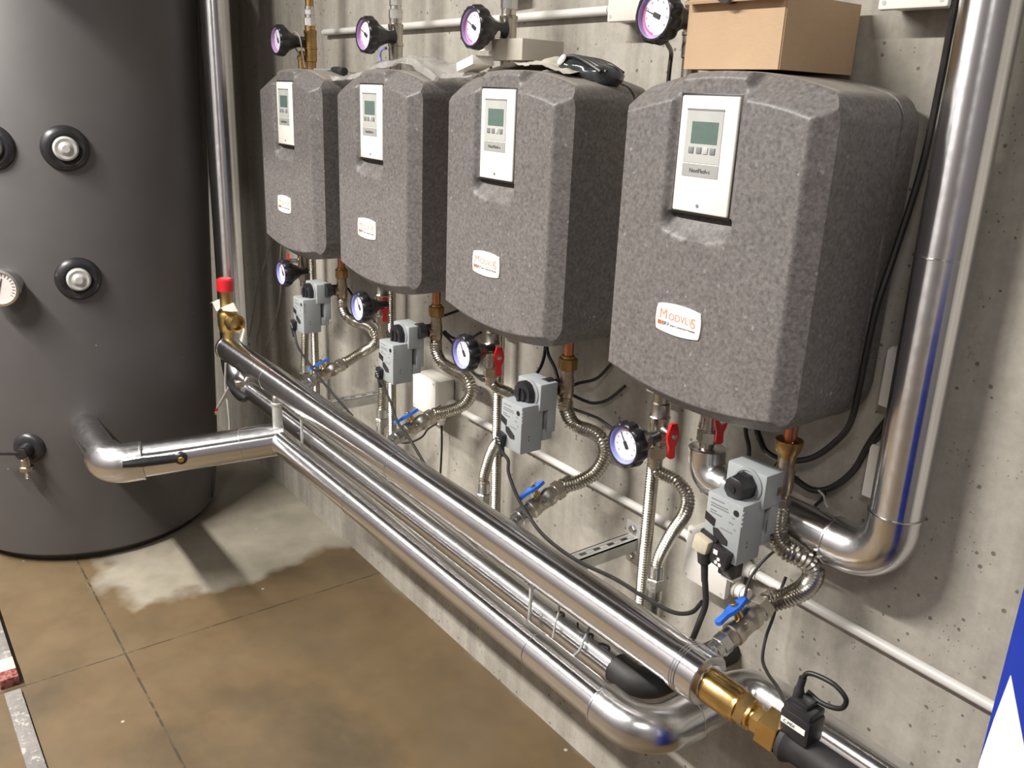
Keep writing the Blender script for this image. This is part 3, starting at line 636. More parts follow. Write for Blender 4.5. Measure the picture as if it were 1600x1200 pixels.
for i, (A, S) in enumerate(HOSES):
    t = thing('flexible_hose', 'curved corrugated steel hose hanging from the red-lever valve ' + WHERE[i], 'hose', A[-1], 'corrugated steel hoses')
    b = MB(); b.corr(A, 0.0145); b.build('hose', 'hose', t)
    e = V(A[-1]); b = MB(); b.lathe(e + V((0, 0, 0.012)), (0, 0, -1), [(0, 0.0165), (0.03, 0.0175), (0.032, 0.014)], 24); b.hexn(e - V((0, 0, 0.020)), (0, 0, -1), 0.03, 0.021); b.lathe(e - V((0, 0, 0.05)), (0, 0, -1), [(0, 0.018), (0.025, 0.018), (0.027, 0.015), (0.24, 0.015)], 24); b.build('end_nut', 'zinc', t)
    t = thing('flexible_hose', 'straight corrugated steel hose hanging close to the wall ' + WHERE[i], 'hose', S[-1], 'corrugated steel hoses')
    b = MB(); b.corr(S, 0.0148, smooth=False); b.build('hose', 'hose', t)

# mixing valve, actuator, S hose, blue ball valve
BX = [-2.725, -2.115, -1.507, -0.876]; BOW = [-2.615, -2.018, -1.430, -0.828]
ACX = [-2.85, -2.214, -1.586, -0.922]; ACZ = [1.131, 1.126, 1.128, 1.144]
SB = [
 [(-2.787, 1.36, 1.128), (-2.788, 1.362, 1.095), (-2.782, 1.375, 1.061), (-2.748, 1.39, 1.047), (-2.684, 1.40, 1.048), (-2.640, 1.405, 1.038), (-2.624, 1.408, 1.011), (-2.638, 1.40, 0.983), (-2.680, 1.385, 0.954), (-2.707, 1.36, 0.928)],
 [(-2.157, 1.36, 1.131), (-2.157, 1.362, 1.095), (-2.147, 1.375, 1.060), (-2.112, 1.39, 1.043), (-2.071, 1.40, 1.037), (-2.042, 1.405, 1.023), (-2.030, 1.408, 0.997), (-2.032, 1.40, 0.970), (-2.050, 1.385, 0.944), (-2.085, 1.36, 0.922)],
 [(-1.548, 1.36, 1.122), (-1.546, 1.362, 1.098), (-1.540, 1.375, 1.067), (-1.521, 1.39, 1.052), (-1.489, 1.40, 1.050), (-1.460, 1.405, 1.042), (-1.444, 1.408, 1.016), (-1.441, 1.40, 0.984), (-1.452, 1.385, 0.953), (-1.477, 1.36, 0.926)],
 [(-0.885, 1.338, 1.117), (-0.885, 1.338, 1.08), (-0.879, 1.338, 1.052), (-0.860, 1.340, 1.033), (-0.834, 1.346, 1.028), (-0.817, 1.358, 1.018), (-0.811, 1.37, 0.996), (-0.819, 1.375, 0.965), (-0.836, 1.37, 0.938), (-0.859, 1.355, 0.917)],
]
for i in range(4):
    x = VX[i]; y = 1.36 if i < 3 else 1.338; dz = 0.0 if i < 3 else 0.012
    t = thing('control_valve', 'copper and brass control valve behind the grey actuator ' + WHERE[i], 'valve', (x, y, 1.10), 'brass control valves')
    b = MB(); b.tube([(x, y, 1.20 + dz), (x, y, 1.33)], 0.0125, 20); b.build('copper_stub', 'copper', t)
    b = MB()
    if i == 3: b.lathe((x, y, 1.203 + dz), (0, 0, 1), [(0, 0.017), (0.006, 0.018), (0.016, 0.0235), (0.032, 0.0265), (0.036, 0.0255), (0.037, 0.0135)], 28)
    else: b.hexn((x, y, 1.203), (0, 0, 1), 0.030, 0.0240); b.lathe((x, y, 1.233), (0, 0, 1), [(0, 0.017), (0.006, 0.016), (0.007, 0.0135)], 24)
    b.build('union_nut', 'darkbrass', t)
    b = MB(); b.lathe((x, y, 1.10 + dz), (0, 0, 1), [(0, 0.0155), (0.03, 0.0155), (0.033, 0.0185), (0.045, 0.0195), (0.075, 0.0190), (0.088, 0.016), (0.105, 0.016)], 28); b.lathe((x, y + 0.01, 1.155), (0, -1, 0), [(0, 0.014), (0.04, 0.014)], 20); b.build('body', 'tarnish', t)
    b = MB(); b.hexn((x, y, 1.098 + dz), (0, 0, 1), 0.024, 0.0195); b.build('hose_nut', 'nickel', t)
    b = MB(); b.lathe((x - 0.014, y - 0.013, 1.160), (0, -1, 0), [(0, 0.017), (0.022, 0.018), (0.024, 0.024), (0.046, 0.024)], 24); b.build('coupling', 'black', t)
    # actuator
    ax, zt_ = ACX[i], ACZ[i]
    t = thing('valve_actuator', 'light grey motor actuator with black knob, hanging ' + WHERE[i], 'actuator', (ax, 1.26, zt_ - 0.125), 'grey valve actuators')
    b = MB(); b.box((ax, 1.2535, zt_ - 0.0615), (0.084, 0.067, 0.123), 0.003, None, 2)
    for k in range(4): b.box((ax + 0.041, 1.2235, zt_ - 0.012 - k * 0.009), (0.005, 0.005, 0.0035))
    lo = b.build('motor_housing', 'grey', t)
    b = MB(); b.box((ax + 0.002, 1.2975, zt_ + 0.016), (0.092, 0.055, 0.070), 0.004); b.box((ax + 0.002, 1.312, zt_ - 0.045), (0.088, 0.026, 0.07), 0.003); b.box((ax + 0.004, 1.3035, zt_ - 0.085), (0.074, 0.030, 0.03), 0.002); uh = b.build('gear_housing', 'grey', t)
    b = MB(); b.box((ax + 0.0412, 1.306, zt_ - 0.065), (0.0012, 0.014, 0.036), 0.0); b.build('side_label', 'panelgrey', uh)
    b = MB(); b.lathe((ax + 0.008, 1.2705, zt_ + 0.020), (0, -1, 0), [(0, 0.0335), (0.003, 0.033), (0.004, 0.029), (0.002, 0.028)], 36); b.build('dial_ring', 'greydark', uh)
    b = MB()
    if i == 3: b.lathe((ax + 0.004, 1.270, zt_ + 0.018), (0, -1, 0), [(0, 0.027), (0.02, 0.026), (0.036, 0.023), (0.038, 0.020), (0.038, 0.0)], 8, 0.3)
    else: b.lathe((ax - 0.004, 1.272, zt_ + 0.016), (0, -1, 0), [(0, 0.034), (0.014, 0.0335), (0.020, 0.031), (0.021, 0.020), (0.027, 0.019), (0.028, 0.0)], 10, 0.3)
    b.lathe((ax + 0.004, 1.233, zt_ + 0.018), (0, -1, 0), [(0, 0.007), (0.004, 0.006), (0.004, 0.0)], 12) if i == 3 else b.box((ax - 0.004, 1.243, zt_ + 0.016), (0.010, 0.008, 0.038), 0.002)
    b.build('knob', 'black', t)
    yf = 1.2195
    b = MB(); b.lathe((ax + 0.028, yf, zt_ - 0.018), (0, -1, 0), [(0, 0.006), (0.001, 0.006), (0.001, 0.0)], 18); b.build('indicator', 'black', lo)
    b = MB(); b.prism([(-0.012, 0.012), (0.012, 0.004), (0.011, -0.012), (-0.012, -0.004)], (ax - 0.029, yf + 0.0005, zt_ - 0.053), (1, 0, 0), (0, 0, 1), 0.0016); b.build('window', 'black', lo)
    b = MB(); b.prism([(-0.019, 0.011), (-0.008, 0.013), (0.017, -0.002), (0.018, -0.012), (0.002, -0.014), (-0.016, -0.003)], (ax - 0.001, yf + 0.0005, zt_ - 0.078), (1, 0, 0), (0, 0, 1), 0.0016); b.build('window', 'rubber', lo)
    b = MB()
    for zz, x0, x1 in ((0.010, -0.032, -0.002), (0.019, -0.032, 0.008), (0.024, -0.032, 0.010), (0.033, -0.032, -0.018), (0.038, -0.032, -0.004), (0.030, 0.020, 0.026), (0.042, 0.014, 0.024), (0.052, 0.026, 0.031), (0.061, -0.004, 0.024)):
        b.box((ax + (x0 + x1) / 2, yf + 0.0001, zt_ - zz), (x1 - x0, 0.0006, 0.0022))
    b.build('printed_lines', 'print', lo, smooth=False)
    b = MB()
    for k in range(2): b.lathe((ax + 0.0418, 1.245, zt_ - 0.080 - k * 0.009), (1, 0, 0), [(0, 0.0028), (0.0006, 0.0028), (0.0007, 0)], 12)
    b.build('side_screw', 'print', lo)
    if i == 3:
        b = MB(); b.box((ax - 0.030, 1.209, zt_ - 0.105), (0.036, 0.022, 0.034), 0.004, Euler((0, R(10), 0))); b.build('plug_cover', 'clearplug', t)
        b = MB(); b.box((ax - 0.026, 1.219, zt_ - 0.100), (0.042, 0.012, 0.036), 0.002, Euler((0, R(10), 0))); b.build('plug_base', 'black', t)
        b = MB(); b.box((ax + 0.012, 1.213, zt_ - 0.114), (0.040, 0.018, 0.038), 0.003, Euler((0, R(10), 0))); b.box((ax + 0.020, 1.235, zt_ - 0.140), (0.036, 0.03, 0.03), 0.003); pl = b.build('switch_block', 'black', t)
        b = MB(); b.box((ax + 0.005, 1.2035, zt_ - 0.104), (0.010, 0.001, 0.009))
        for dx, dz in ((0.013, -0.116), (0.008, -0.124), (0.017, -0.126)): b.lathe((ax + dx, 1.2045, zt_ + dz), (0, -1, 0), [(0, 0.0038), (0.001, 0.0038), (0.001, 0)], 12)
        b.build('pictogram', 'white', pl)
        b = MB(); b.box((ax + 0.022, 1.238, zt_ - 0.158), (0.03, 0.024, 0.008), 0.001); b.build('socket_lip', 'offwhite', pl)
    else:
        b = MB(); b.box((ax - 0.030, 1.214, zt_ - 0.104), (0.026, 0.018, 0.036), 0.003, Euler((0, R(12), 0))); pl = b.build('plug', 'black', t)
        b = MB()
        for k in range(3): b.box((ax - 0.034 + k * 0.005, 1.2047, zt_ - 0.098 - k * 0.006), (0.010, 0.0006, 0.0018))
        b.build('printed_lines', 'panelgrey', pl, smooth=False)
    # S hose
    bx = BX[i]; e = V((bx, 1.335, 0.908)); dv = V((0.0, 1.0, 0.30)).normalized()
    bow = BOW[i]
    P = SB[i] + [tuple(e)]
    t = thing('flexible_hose', 'thick S-bent corrugated hose dropping from control valve to blue-lever valve ' + WHERE[i], 'hose', tuple(e), 'corrugated steel hoses')
    b = MB(); b.corr(P, 0.0195 if i == 3 else 0.0172, 0.0074, 0.0016, 16); b.build('hose', 'hose', t)
    # blue valve
    t = thing('ball_valve', 'nickel ball valve with blue lever ' + WHERE[i] + ', joined to the upper pipe', 'valve', (bx, 1.25, 0.88), 'ball valves with blue levers')
    ax_ = (e - V((bx, YM, ZM))).normalized(); o = e - ax_ * 0.005
    b = MB(); b.lathe(o + ax_ * 0.03, -ax_, [(0, 0.0185), (0.02, 0.0185), (0.021, 0.021), (0.026, 0.021), (0.027, 0.0165), (0.034, 0.0165)], 24); b.hexn(o - ax_ * 0.003, -ax_, 0.022, 0.0245); b.build('hose_nut', 'nickel', t)
    b = MB(); b.lathe(o - ax_ * 0.025, -ax_, [(0, 0.021), (0.012, 0.0215), (0.014, 0.0245), (0.028, 0.0245), (0.032, 0.0225), (0.06, 0.0225), (0.063, 0.0245), (0.078, 0.0245), (0.08, 0.021), (0.095, 0.020)], 28); b.build('body', 'nickel', t)
    q = o - ax_ * 0.120
    b = MB(); b.hexn(q, -ax_, 0.022, 0.022); b.lathe(q - ax_ * 0.022, -ax_, [(0, 0.018), (0.014, 0.018), (0.016, 0.014), (max(0.03, (q - V((bx, YM, ZM))).length - 0.022 - RM + 0.02), 0.014)], 22); b.build('union', 'zinc', t)
    # blue lever on top, stem up-left
    nr = V((-0.36, -0.31, 0.88)); nr = (nr - ax_ * nr.dot(ax_)).normalized(); c = o - ax_ * 0.070
    b = MB(); b.lathe(c + nr * 0.018, nr, [(0, 0.010), (0.014, 0.009), (0.02, 0.009)], 16); b.build('stem', 'brass', t)
    b = MB(); lever(b, c + nr * 0.041, nr, ax_, 0.030, 0.054, 0.0115); lv = b.build('lever', 'blue', t); lv['label'] = 'blue lever'
    b = MB(); b.hexn(c + nr * 0.044, nr, 0.008, 0.0068); b.build('bolt', 'brass', lv)

# ------------------------------------------------------------------ gauges and brass fittings above the units
GX = [-2.968, -2.347, -1.812, -1.222]; TX = [-2.948, -2.368, -1.822, -1.226]
TW = ['above the farthest unit', 'above the second unit from the tank', 'above the third unit from the tank', 'beside the cardboard box']
for i in range(4):
    gauge(GX[i], 1.225, [1.983, 1.984, 1.987, 1.988][i], 1.325, 'pink-rimmed dial thermometer in black scalloped case ' + TW[i], 'dialpink', 0.018, [120, 150, 150, 160][i])
for i in range(4):
    x, y = TX[i], 1.342
    t = thing('riser_fitting', 'brass valve and steel pipe rising to the ceiling ' + TW[i], 'pipe fitting', (x, y, 1.88), 'brass risers above the units')
    b = MB(); b.lathe((x, y, 1.86), (0, 0, 1), [(0, 0.016), (0.06, 0.017), (0.062, 0.020), (0.10, 0.0205), (0.102, 0.0225), (0.107, 0.0225), (0.109, 0.0205), (0.15, 0.0205), (0.152, 0.022), (0.16, 0.022), (0.162, 0.018), (0.175, 0.018)], 28); b.build('body', 'darkbrass' if i == 0 else 'nickel', t)
    b = MB(); b.hexn((x, y, 2.034), (0, 0, 1), 0.026, 0.021); b.hexn((x, y, 2.068), (0, 0, 1), 0.018, 0.019); b.lathe((x, y, 2.03), (0, 0, 1), [(0, 0.016), (0.065, 0.016)], 20); b.build('union_nut', 'zinc', t)
    b = MB(); b.corr([(x, y, 2.085), (x, y, 3.99)], 0.014, smooth=False) if i else b.tube([(x, y, 2.085), (x, y, 3.99)], 0.014, 20); b.build('riser', 'hose' if i else 'darkbrass', t)
    if i == 0:
        b = MB(); b.lathe((x - 0.03, y - 0.02, 1.895), (0, 0, 1), [(0, 0.013), (0.03, 0.013), (0.032, 0.016), (0.045, 0.016), (0.047, 0.01), (0.06, 0.01)], 16); b.build('bleed_valve', 'brass', t)

# ------------------------------------------------------------------ end of header: brass coupling and flow sensor
t = thing('brass_coupling', 'shiny brass coupling screwed on the near end of the upper pipe', 'pipe fitting', (-0.78, YM, ZM - 0.006))
zc = ZM - 0.008
b = MB(); b.lathe((-0.839, YM, zc), (1, 0, 0), [(0, 0.029), (0.004, 0.0325), (0.066, 0.0325), (0.070, 0.0305), (0.078, 0.0305)], 40); b.build('barrel', 'brass', t)
b = MB(); b.hexn((-0.765, YM, zc), (1, 0, 0), 0.026, 0.0305); b.lathe((-0.74, YM, zc), (1, 0, 0), [(0, 0.027), (0.006, 0.027), (0.007, 0.021), (0.014, 0.021)], 32); b.build('hex_nut', 'brass', t)
b = MB(); b.hexn((-0.730, YM, zc), (1, 0, 0), 0.024, 0.0245, 0.5); b.hexn((-0.708, YM, zc), (1, 0, 0), 0.038, 0.0375, 0.35); b.build('union_nut', 'brass', t)
t = thing('flow_sensor', 'black plastic flow sensor with white label beyond the brass coupling', 'sensor', (-0.55, YM, zc))
b = MB(); b.lathe((-0.668, YM, zc), (1, 0, 0), [(0, 0.034), (0.010, 0.037), (0.016, 0.034), (0.024, 0.029), (0.16, 0.029), (0.165, 0.033), (0.19, 0.033), (0.195, 0.029), (0.36, 0.029)], 32); b.build('tube', 'rubber', t)
b = MB(); b.box((-0.645, YM, zc + 0.048), (0.058, 0.046, 0.050), 0.006); b.box((-0.645, YM, zc + 0.078), (0.052, 0.042, 0.014), 0.003); b.box((-0.648, YM + 0.002, zc + 0.088), (0.034, 0.03, 0.012), 0.003); hd = b.build('sensor_head', 'black', t)
b = MB(); b.box((-0.646, YM - 0.0235, zc + 0.053), (0.046, 0.0012, 0.0105), 0.0); lb = b.build('label_sticker', 'white', hd, smooth=False)
text('label_lettering', 'C.MIX', 0.0085, (-0.664, YM - 0.0246, zc + 0.0502), (1, 0, 0), (0, 0, 1), 'ink', lb, 0.0002)
b = MB(); b.tube(catmull([(-0.660, YM, zc + 0.088), (-0.659, YM, zc + 0.105), (-0.656, YM, zc + 0.130)], 4), [0.0085] * 5 + [0.0065] * 4, 14); b.build('strain_relief', 'rubber', hd)
b = MB(); b.tube(catmull([(-0.656, YM, zc + 0.128), (-0.650, YM, zc + 0.142), (-0.632, YM + 0.002, zc + 0.148), (-0.602, YM + 0.004, zc + 0.148), (-0.582, YM + 0.008, zc + 0.132), (-0.592, YM + 0.014, zc + 0.106), (-0.625, YM + 0.018, zc + 0.092), (-0.655, YM + 0.02, zc + 0.095)], 8), 0.0042, 10); b.build('looped_lead', 'cable', hd)

# ------------------------------------------------------------------ safety valve, stub
t = thing('safety_valve', 'brass safety valve with red cap standing on the upper pipe by the tank', 'valve', (-3.335, YM, ZM + RM))
x = -3.338
b = MB(); b.lathe((x, YM, ZM + 0.04), (0, 0, 1), [(0, 0.022), (0.03, 0.022), (0.034, 0.030), (0.06, 0.036), (0.10, 0.037), (0.115, 0.032), (0.125, 0.024), (0.20, 0.023)], 32); b.lathe((x + 0.01, YM, ZM + 0.118), (1, 0.25, 0), [(0, 0.026), (0.03, 0.028), (0.036, 0.036), (0.066, 0.034), (0.068, 0.025), (0.05, 0.02)], 28); b.build('body', 'oldbrass', t)
b = MB(); b.lathe((x, YM, ZM + 0.237), (0, 0, 1), [(0, 0.030), (0.004, 0.032), (0.044, 0.032), (0.05, 0.026), (0.05, 0.012), (0.046, 0.0)], 28); b.build('cap', 'redcap', t)
b = MB()
P = []
for k in range(17):
    a = k / 16; P.append([V((x - 0.075 + a * 0.15, YM - 0.04 + r * 0.03, ZM + 0.173 + 0.012 * math.sin(a * 9 + r) + 0.004 * r)) for r in (0, 1, 2)])
b.grid(P); b.build('paper_tag', 'paper', t)
b = MB(); b.box((x + 0.075, YM + 0.03, ZM + 0.075), (0.045, 0.003, 0.05), 0.0, Euler((R(-15), 0, R(-10)))); b.build('rating_label', 'paper', t)
t = thing('air_vent', 'galvanised pipe stub with zinc cap where tank pipe meets lower pipe', 'pipe fitting', (-2.785, 1.10, 0.675))
x = -2.787
b = MB(); b.lathe((x, 1.10, 0.672), (0, 0, 1), [(0, 0.020), (0.018, 0.020), (0.02, 0.0175), (0.10, 0.0175), (0.102, 0.021), (0.108, 0.021), (0.11, 0.0175)], 24); b.build('body', 'galv', t)
b = MB(); b.lathe((x, 1.10, 0.782), (0, 0, 1), [(0, 0.0165), (0.018, 0.0165), (0.026, 0.012), (0.03, 0.004), (0.03, 0.0)], 20); b.build('cap', 'zinc', t)
# little valve with black lever below the header's left end
t = thing('drain_valve', 'small valve with long black lever hanging under the upper pipe beside the tank', 'valve', (-3.06, 1.07, 0.79))
b = MB(); b.lathe((-3.07, 1.085, 0.772), (0, -1, 0.1), [(0, 0.014), (0.03, 0.014), (0.032, 0.018), (0.045, 0.018), (0.046, 0.0)], 20); b.tube([(-3.07, 1.09, 0.772), (-3.07, 1.12, 0.81)], 0.012, 14); b.build('body', 'nickel', t)
b = MB(); b.lathe((-3.07, 1.045, 0.776), (0, -1, 0.1), [(0, 0.022), (0.012, 0.02), (0.013, 0.0)], 20); b.tube([(-3.075, 1.036, 0.780), (-3.02, 1.03, 0.775), (-2.95, 1.035, 0.768), (-2.92, 1.04, 0.765)], [0.013, 0.011, 0.012, 0.010], 10); b.build('lever', 'black', t)

# ------------------------------------------------------------------ conduits and boxes
def conduit(name, label, pts, r=0.0105, mat='pvc', clips=()):
    t = thing(name, label, 'conduit', pts[0]); b = MB(); b.tube(pts, r, 20); b.build('tube', mat, t)
    for x, y, z in clips:
        b = MB(); b.lathe((x - 0.008, y, z), (1, 0, 0), [(0, r + 0.001), (0.001, r + 0.003), (0.015, r + 0.003), (0.016, r + 0.001)], 20); b.box((x, y + 0.010, z), (0.014, 0.02, 0.016), 0.002); b.build('clip', mat, t)
conduit('conduit', 'white plastic conduit sloping along the wall between the two lower junction boxes', [(-2.15, 1.464, 0.878), (-1.16, 1.464, 0.872)])
conduit('conduit', 'white plastic conduit on the wall from lower junction box to the blue carton', [(-1.02, 1.464, 0.868), (0.9, 1.464, 0.838)])
conduit('conduit', 'white plastic conduit high on the wall behind the upper thermometers', [(-3.1, 1.464, 2.027), (-1.60, 1.464, 2.033)])
def jbox(name, label, c, size, ends, group=None):
    t = thing(name, label, 'junction box', c, group)
    x, y, z = c
    b = MB(); b.box((x, y + 0.006, z), (size[0] - 0.006, size[1] - 0.012, size[2] - 0.006), 0.005); b.build('base', 'offwhite', t)
    b = MB(); b.box((x, y - size[1] / 2 + 0.008, z), (size[0], 0.016, size[2]), 0.004); ld = b.build('lid', 'white' if size[2] > 0.1 else 'offwhite', t)
    for sx in (-1, 1):
        for sz in (-1, 1):
            b = MB(); b.lathe((x + sx * (size[0] / 2 - 0.011), y - size[1] / 2, z + sz * (size[2] / 2 - 0.011)), (0, -1, 0), [(0, 0.004), (0.0006, 0.004), (0.0007, 0)], 10); b.build('screw', 'panelgrey', ld)
    for o, d in ends:
        b = MB(); b.lathe(o, d, [(0, 0.019), (0.012, 0.019), (0.014, 0.016), (0.026, 0.016), (0.028, 0.0135), (0.04, 0.0135)], 24); b.build('gland', 'white', t)
jbox('junction_box', 'white square junction box on the wall beside the second unit\'s S-bent hose', (-2.295, 1.440, 0.905), (0.140, 0.075, 0.125), [((-2.228, 1.464, 0.880), (1, 0, 0)), ((-2.26, 1.45, 0.845), (0, 0, -1))])
jbox('junction_box', 'white square junction box on the wall behind the nearest actuator', (-1.095, 1.442, 0.868), (0.125, 0.07, 0.130), [((-1.155, 1.464, 0.872), (-1, 0, 0)), ((-1.036, 1.464, 0.868), (1, 0, 0)), ((-1.036, 1.44, 0.825), (1, 0, 0))])
jbox('junction_box', 'white junction box high on the wall left of the nearest upper thermometer', (-1.50, 1.447, 2.045), (0.11, 0.062, 0.085), [((-1.553, 1.464, 2.034), (-1, 0, 0))])
jbox('junction_box', 'white box at the very top right, left of the tall riser', (-0.835, 1.447, 2.055), (0.12, 0.062, 0.115), [])
for zc_, lab in ((1.383, 'upper of two white plastic boxes behind the tall riser'), (1.202, 'lower of two white plastic boxes behind the tall riser')):
    t = thing('switch_box', lab, 'box', (-0.745, WY, zc_), 'white boxes behind the riser'); b = MB(); b.box((-0.745, 1.466, zc_), (0.095, 0.027, 0.115), 0.009, None, 3); b.build('housing', 'white', t)
    b = MB(); b.box((-0.745, 1.451, zc_), (0.086, 0.006, 0.106), 0.0025); b.build('cover', 'white', t)
for xx, i in ((-2.25, 1), (-1.63, 2), (-1.33, 3)):
    pass
b = MB(); b.box((-1.316, 1.455, 1.232), (0.062, 0.05, 0.075), 0.004); tag(b.build('terminal_box', 'offwhite'), 'small white wall box behind the nearest lower thermometer', 'box')
b = MB(); b.box((-1.935, 1.455, 1.232), (0.055, 0.05, 0.06), 0.004); tag(b.build('terminal_box', 'offwhite'), 'small white wall box behind the third lower thermometer', 'box')
b = MB(); b.tube([(-1.985, 1.452, 2.083), (-1.91, 1.452, 2.086)], 0.014, 16); tag(b.build('conduit_coupler', 'galv'), 'short grey coupler on the wall above the third upper thermometer', 'conduit')

# ------------------------------------------------------------------ cables
def cable(label, pts, r=0.004, mat='cable', name='cable'):
    b = MB(); b.tube(catmull(pts, 8), r, 8); return tag(b.build(name, mat), label, 'cable')
cable('black cable from the farthest actuator crossing its blue-lever valve', [(-2.885, 1.212, 1.010), (-2.861, 1.208, 1.000), (-2.829, 1.20, 0.975), (-2.786, 1.195, 0.955), (-2.689, 1.19, 0.928), (-2.585, 1.19, 0.893), (-2.38, 1.188, 0.845)], 0.0042)
cable('black cable from the second actuator dropping behind the upper pipe', [(-2.244, 1.212, 1.006), (-2.218, 1.21, 0.996), (-2.19, 1.205, 0.985), (-2.156, 1.2, 0.965), (-2.092, 1.19, 0.918), (-2.008, 1.19, 0.881), (-1.923, 1.188, 0.835)], 0.0042)
cable('long black cable sagging from the third actuator to the nearest actuator\'s lead', [(-1.616, 1.212, 1.005), (-1.598, 1.21, 0.992), (-1.575, 1.208, 0.982), (-1.56, 1.2, 0.955), (-1.516, 1.195, 0.913), (-1.47, 1.195, 0.881), (-1.401, 1.195, 0.853), (-1.29, 1.195, 0.846), (-1.17, 1.2, 0.857), (-1.079, 1.205, 0.855), (-1.008, 1.21, 0.858), (-0.959, 1.207, 0.885), (-0.932, 1.202, 0.925)], 0.0045)
t = thing('power_lead', 'thick black power lead hanging from the nearest actuator\'s plug', 'cable', (-0.926, 1.2, 0.99))
b = MB(); b.lathe((-0.946, 1.208, 1.025), (0.15, 0, -1), [(0, 0.014), (0.02, 0.013), (0.026, 0.007), (0.06, 0.0065)], 16); b.build('boot', 'rubber', t)
b = MB(); b.tube(catmull([(-0.940, 1.207, 0.985), (-0.930, 1.204, 0.955), (-0.922, 1.2, 0.925), (-0.926, 1.195, 0.89), (-0.938, 1.19, 0.83)], 8), 0.0060, 10); b.build('lead', 'cable', t)
for i, (s_, px) in enumerate(zip(['farthest', 'second', 'third'], [(-2.885, 1.024), (-2.244, 1.02), (-1.616, 1.022)])):
    b = MB(); b.lathe((px[0], 1.213, px[1]), (0.25, -0.02, -1), [(0, 0.009), (0.012, 0.0085), (0.04, 0.006), (0.042, 0.0045)], 14); tag(b.build('plug_boot', 'rubber'), 'black rubber boot where the %s actuator\'s cable leaves its plug' % s_, 'plug')
cable('black cable dropping along the tall riser and curving under the nearest unit', [(-0.762, 1.425, 2.10), (-0.770, 1.429, 2.008), (-0.774, 1.435, 1.895), (-0.777, 1.432, 1.755), (-0.785, 1.411, 1.617), (-0.788, 1.388, 1.519), (-0.788, 1.38, 1.428), (-0.789, 1.380, 1.375), (-0.806, 1.40, 1.300), (-0.850, 1.44, 1.240), (-0.895, 1.44, 1.188), (-0.945, 1.43, 1.165), (-0.985, 1.42, 1.17), (-1.018, 1.435, 1.185), (-1.06, 1.45, 1.23)], 0.0062)
cable('black bundled cables looping behind the white boxes to the nearest control valve', [(-0.735, 1.452, 1.36), (-0.758, 1.45, 1.322), (-0.789, 1.45, 1.257), (-0.812, 1.45, 1.190), (-0.850, 1.45, 1.139), (-0.890, 1.45, 1.118), (-0.933, 1.445, 1.128), (-0.97, 1.43, 1.15)], 0.0066)
cable('thin black cable from behind the lower white box', [(-0.742, 1.46, 1.305), (-0.765, 1.455, 1.285), (-0.79, 1.452, 1.245), (-0.82, 1.452, 1.175), (-0.86, 1.452, 1.128)], 0.0045)
cable('short black cable tail hanging from a tie above the low metal pipe', [(-0.862, 1.448, 1.122), (-0.868, 1.45, 1.105), (-0.886, 1.452, 1.075), (-0.892, 1.455, 1.04)], 0.0035)
b = MB(); b.tube(catmull([(-0.872, 1.441, 1.126), (-0.858, 1.438, 1.122), (-0.855, 1.444, 1.106), (-0.845, 1.44, 1.10)], 6), 0.0022, 6); tag(b.build('cable_tie', 'panelgrey'), 'grey tie around the black cables right of the nearest control valve', 'cable tie')
cable('black cable arching up to the wall right of the third control valve', [(-1.56, 1.37, 1.145), (-1.575, 1.42, 1.148), (-1.54, 1.44, 1.164), (-1.525, 1.455, 1.181), (-1.495, 1.465, 1.225)], 0.0042)
cable('black cable sagging along the wall right of the third control valve', [(-1.575, 1.39, 1.128), (-1.56, 1.44, 1.101), (-1.538, 1.455, 1.1), (-1.5, 1.462, 1.121), (-1.45, 1.466, 1.17)], 0.0042)
cable('lowest black cable on the wall running towards the nearest lower thermometer', [(-1.598, 1.42, 1.075), (-1.541, 1.45, 1.065), (-1.517, 1.46, 1.058), (-1.45, 1.464, 1.045), (-1.40, 1.464, 1.06)], 0.0040)
cable('black cable looping on the wall from second control valve to third hose', [(-2.20, 1.40, 1.145), (-2.207, 1.45, 1.097), (-2.162, 1.46, 1.055), (-2.104, 1.462, 1.025), (-2.056, 1.462, 1.026), (-2.003, 1.462, 1.049)], 0.0045)
cable('short black cable rising to the wall beside the second control valve', [(-2.195, 1.40, 1.188), (-2.189, 1.45, 1.2), (-2.162, 1.462, 1.218), (-2.14, 1.466, 1.25)], 0.0042)
cable('thin black cable rising behind the third lower thermometer', [(-2.206, 1.42, 1.138), (-2.2, 1.45, 1.113), (-2.136, 1.462, 1.123), (-2.07, 1.464, 1.16)], 0.0040)
cable('black cable on the wall behind the second lower thermometer', [(-2.884, 1.43, 1.14), (-2.858, 1.45, 1.1), (-2.807, 1.462, 1.069), (-2.74, 1.464, 1.04)], 0.0045)
cable('left of two black wires hanging from the third unit towards its control valve', [(-1.725, 1.43, 1.30), (-1.723, 1.43, 1.202), (-1.70, 1.40, 1.164), (-1.69, 1.36, 1.13)], 0.0045)
cable('right of two black wires hanging from the third unit towards its control valve', [(-1.712, 1.43, 1.30), (-1.715, 1.43, 1.204), (-1.645, 1.40, 1.175), (-1.60, 1.38, 1.15)], 0.0045)
cable('left of two black wires hanging from the nearest unit', [(-1.066, 1.44, 1.31), (-1.062, 1.44, 1.20), (-1.045, 1.44, 1.15), (-1.03, 1.42, 1.10)], 0.0045)
cable('thin black cable dropping from the junction box beside the second hose', [(-2.26, 1.45, 0.81), (-2.256, 1.45, 0.76), (-2.256, 1.45, 0.70), (-2.266, 1.45, 0.55)], 0.0036)
cable('thin black loop under the second blue-lever valve', [(-2.27, 1.45, 0.81), (-2.309, 1.43, 0.775), (-2.329, 1.42, 0.743), (-2.362, 1.4, 0.717), (-2.409, 1.38, 0.70), (-2.45, 1.36, 0.70)], 0.0034)
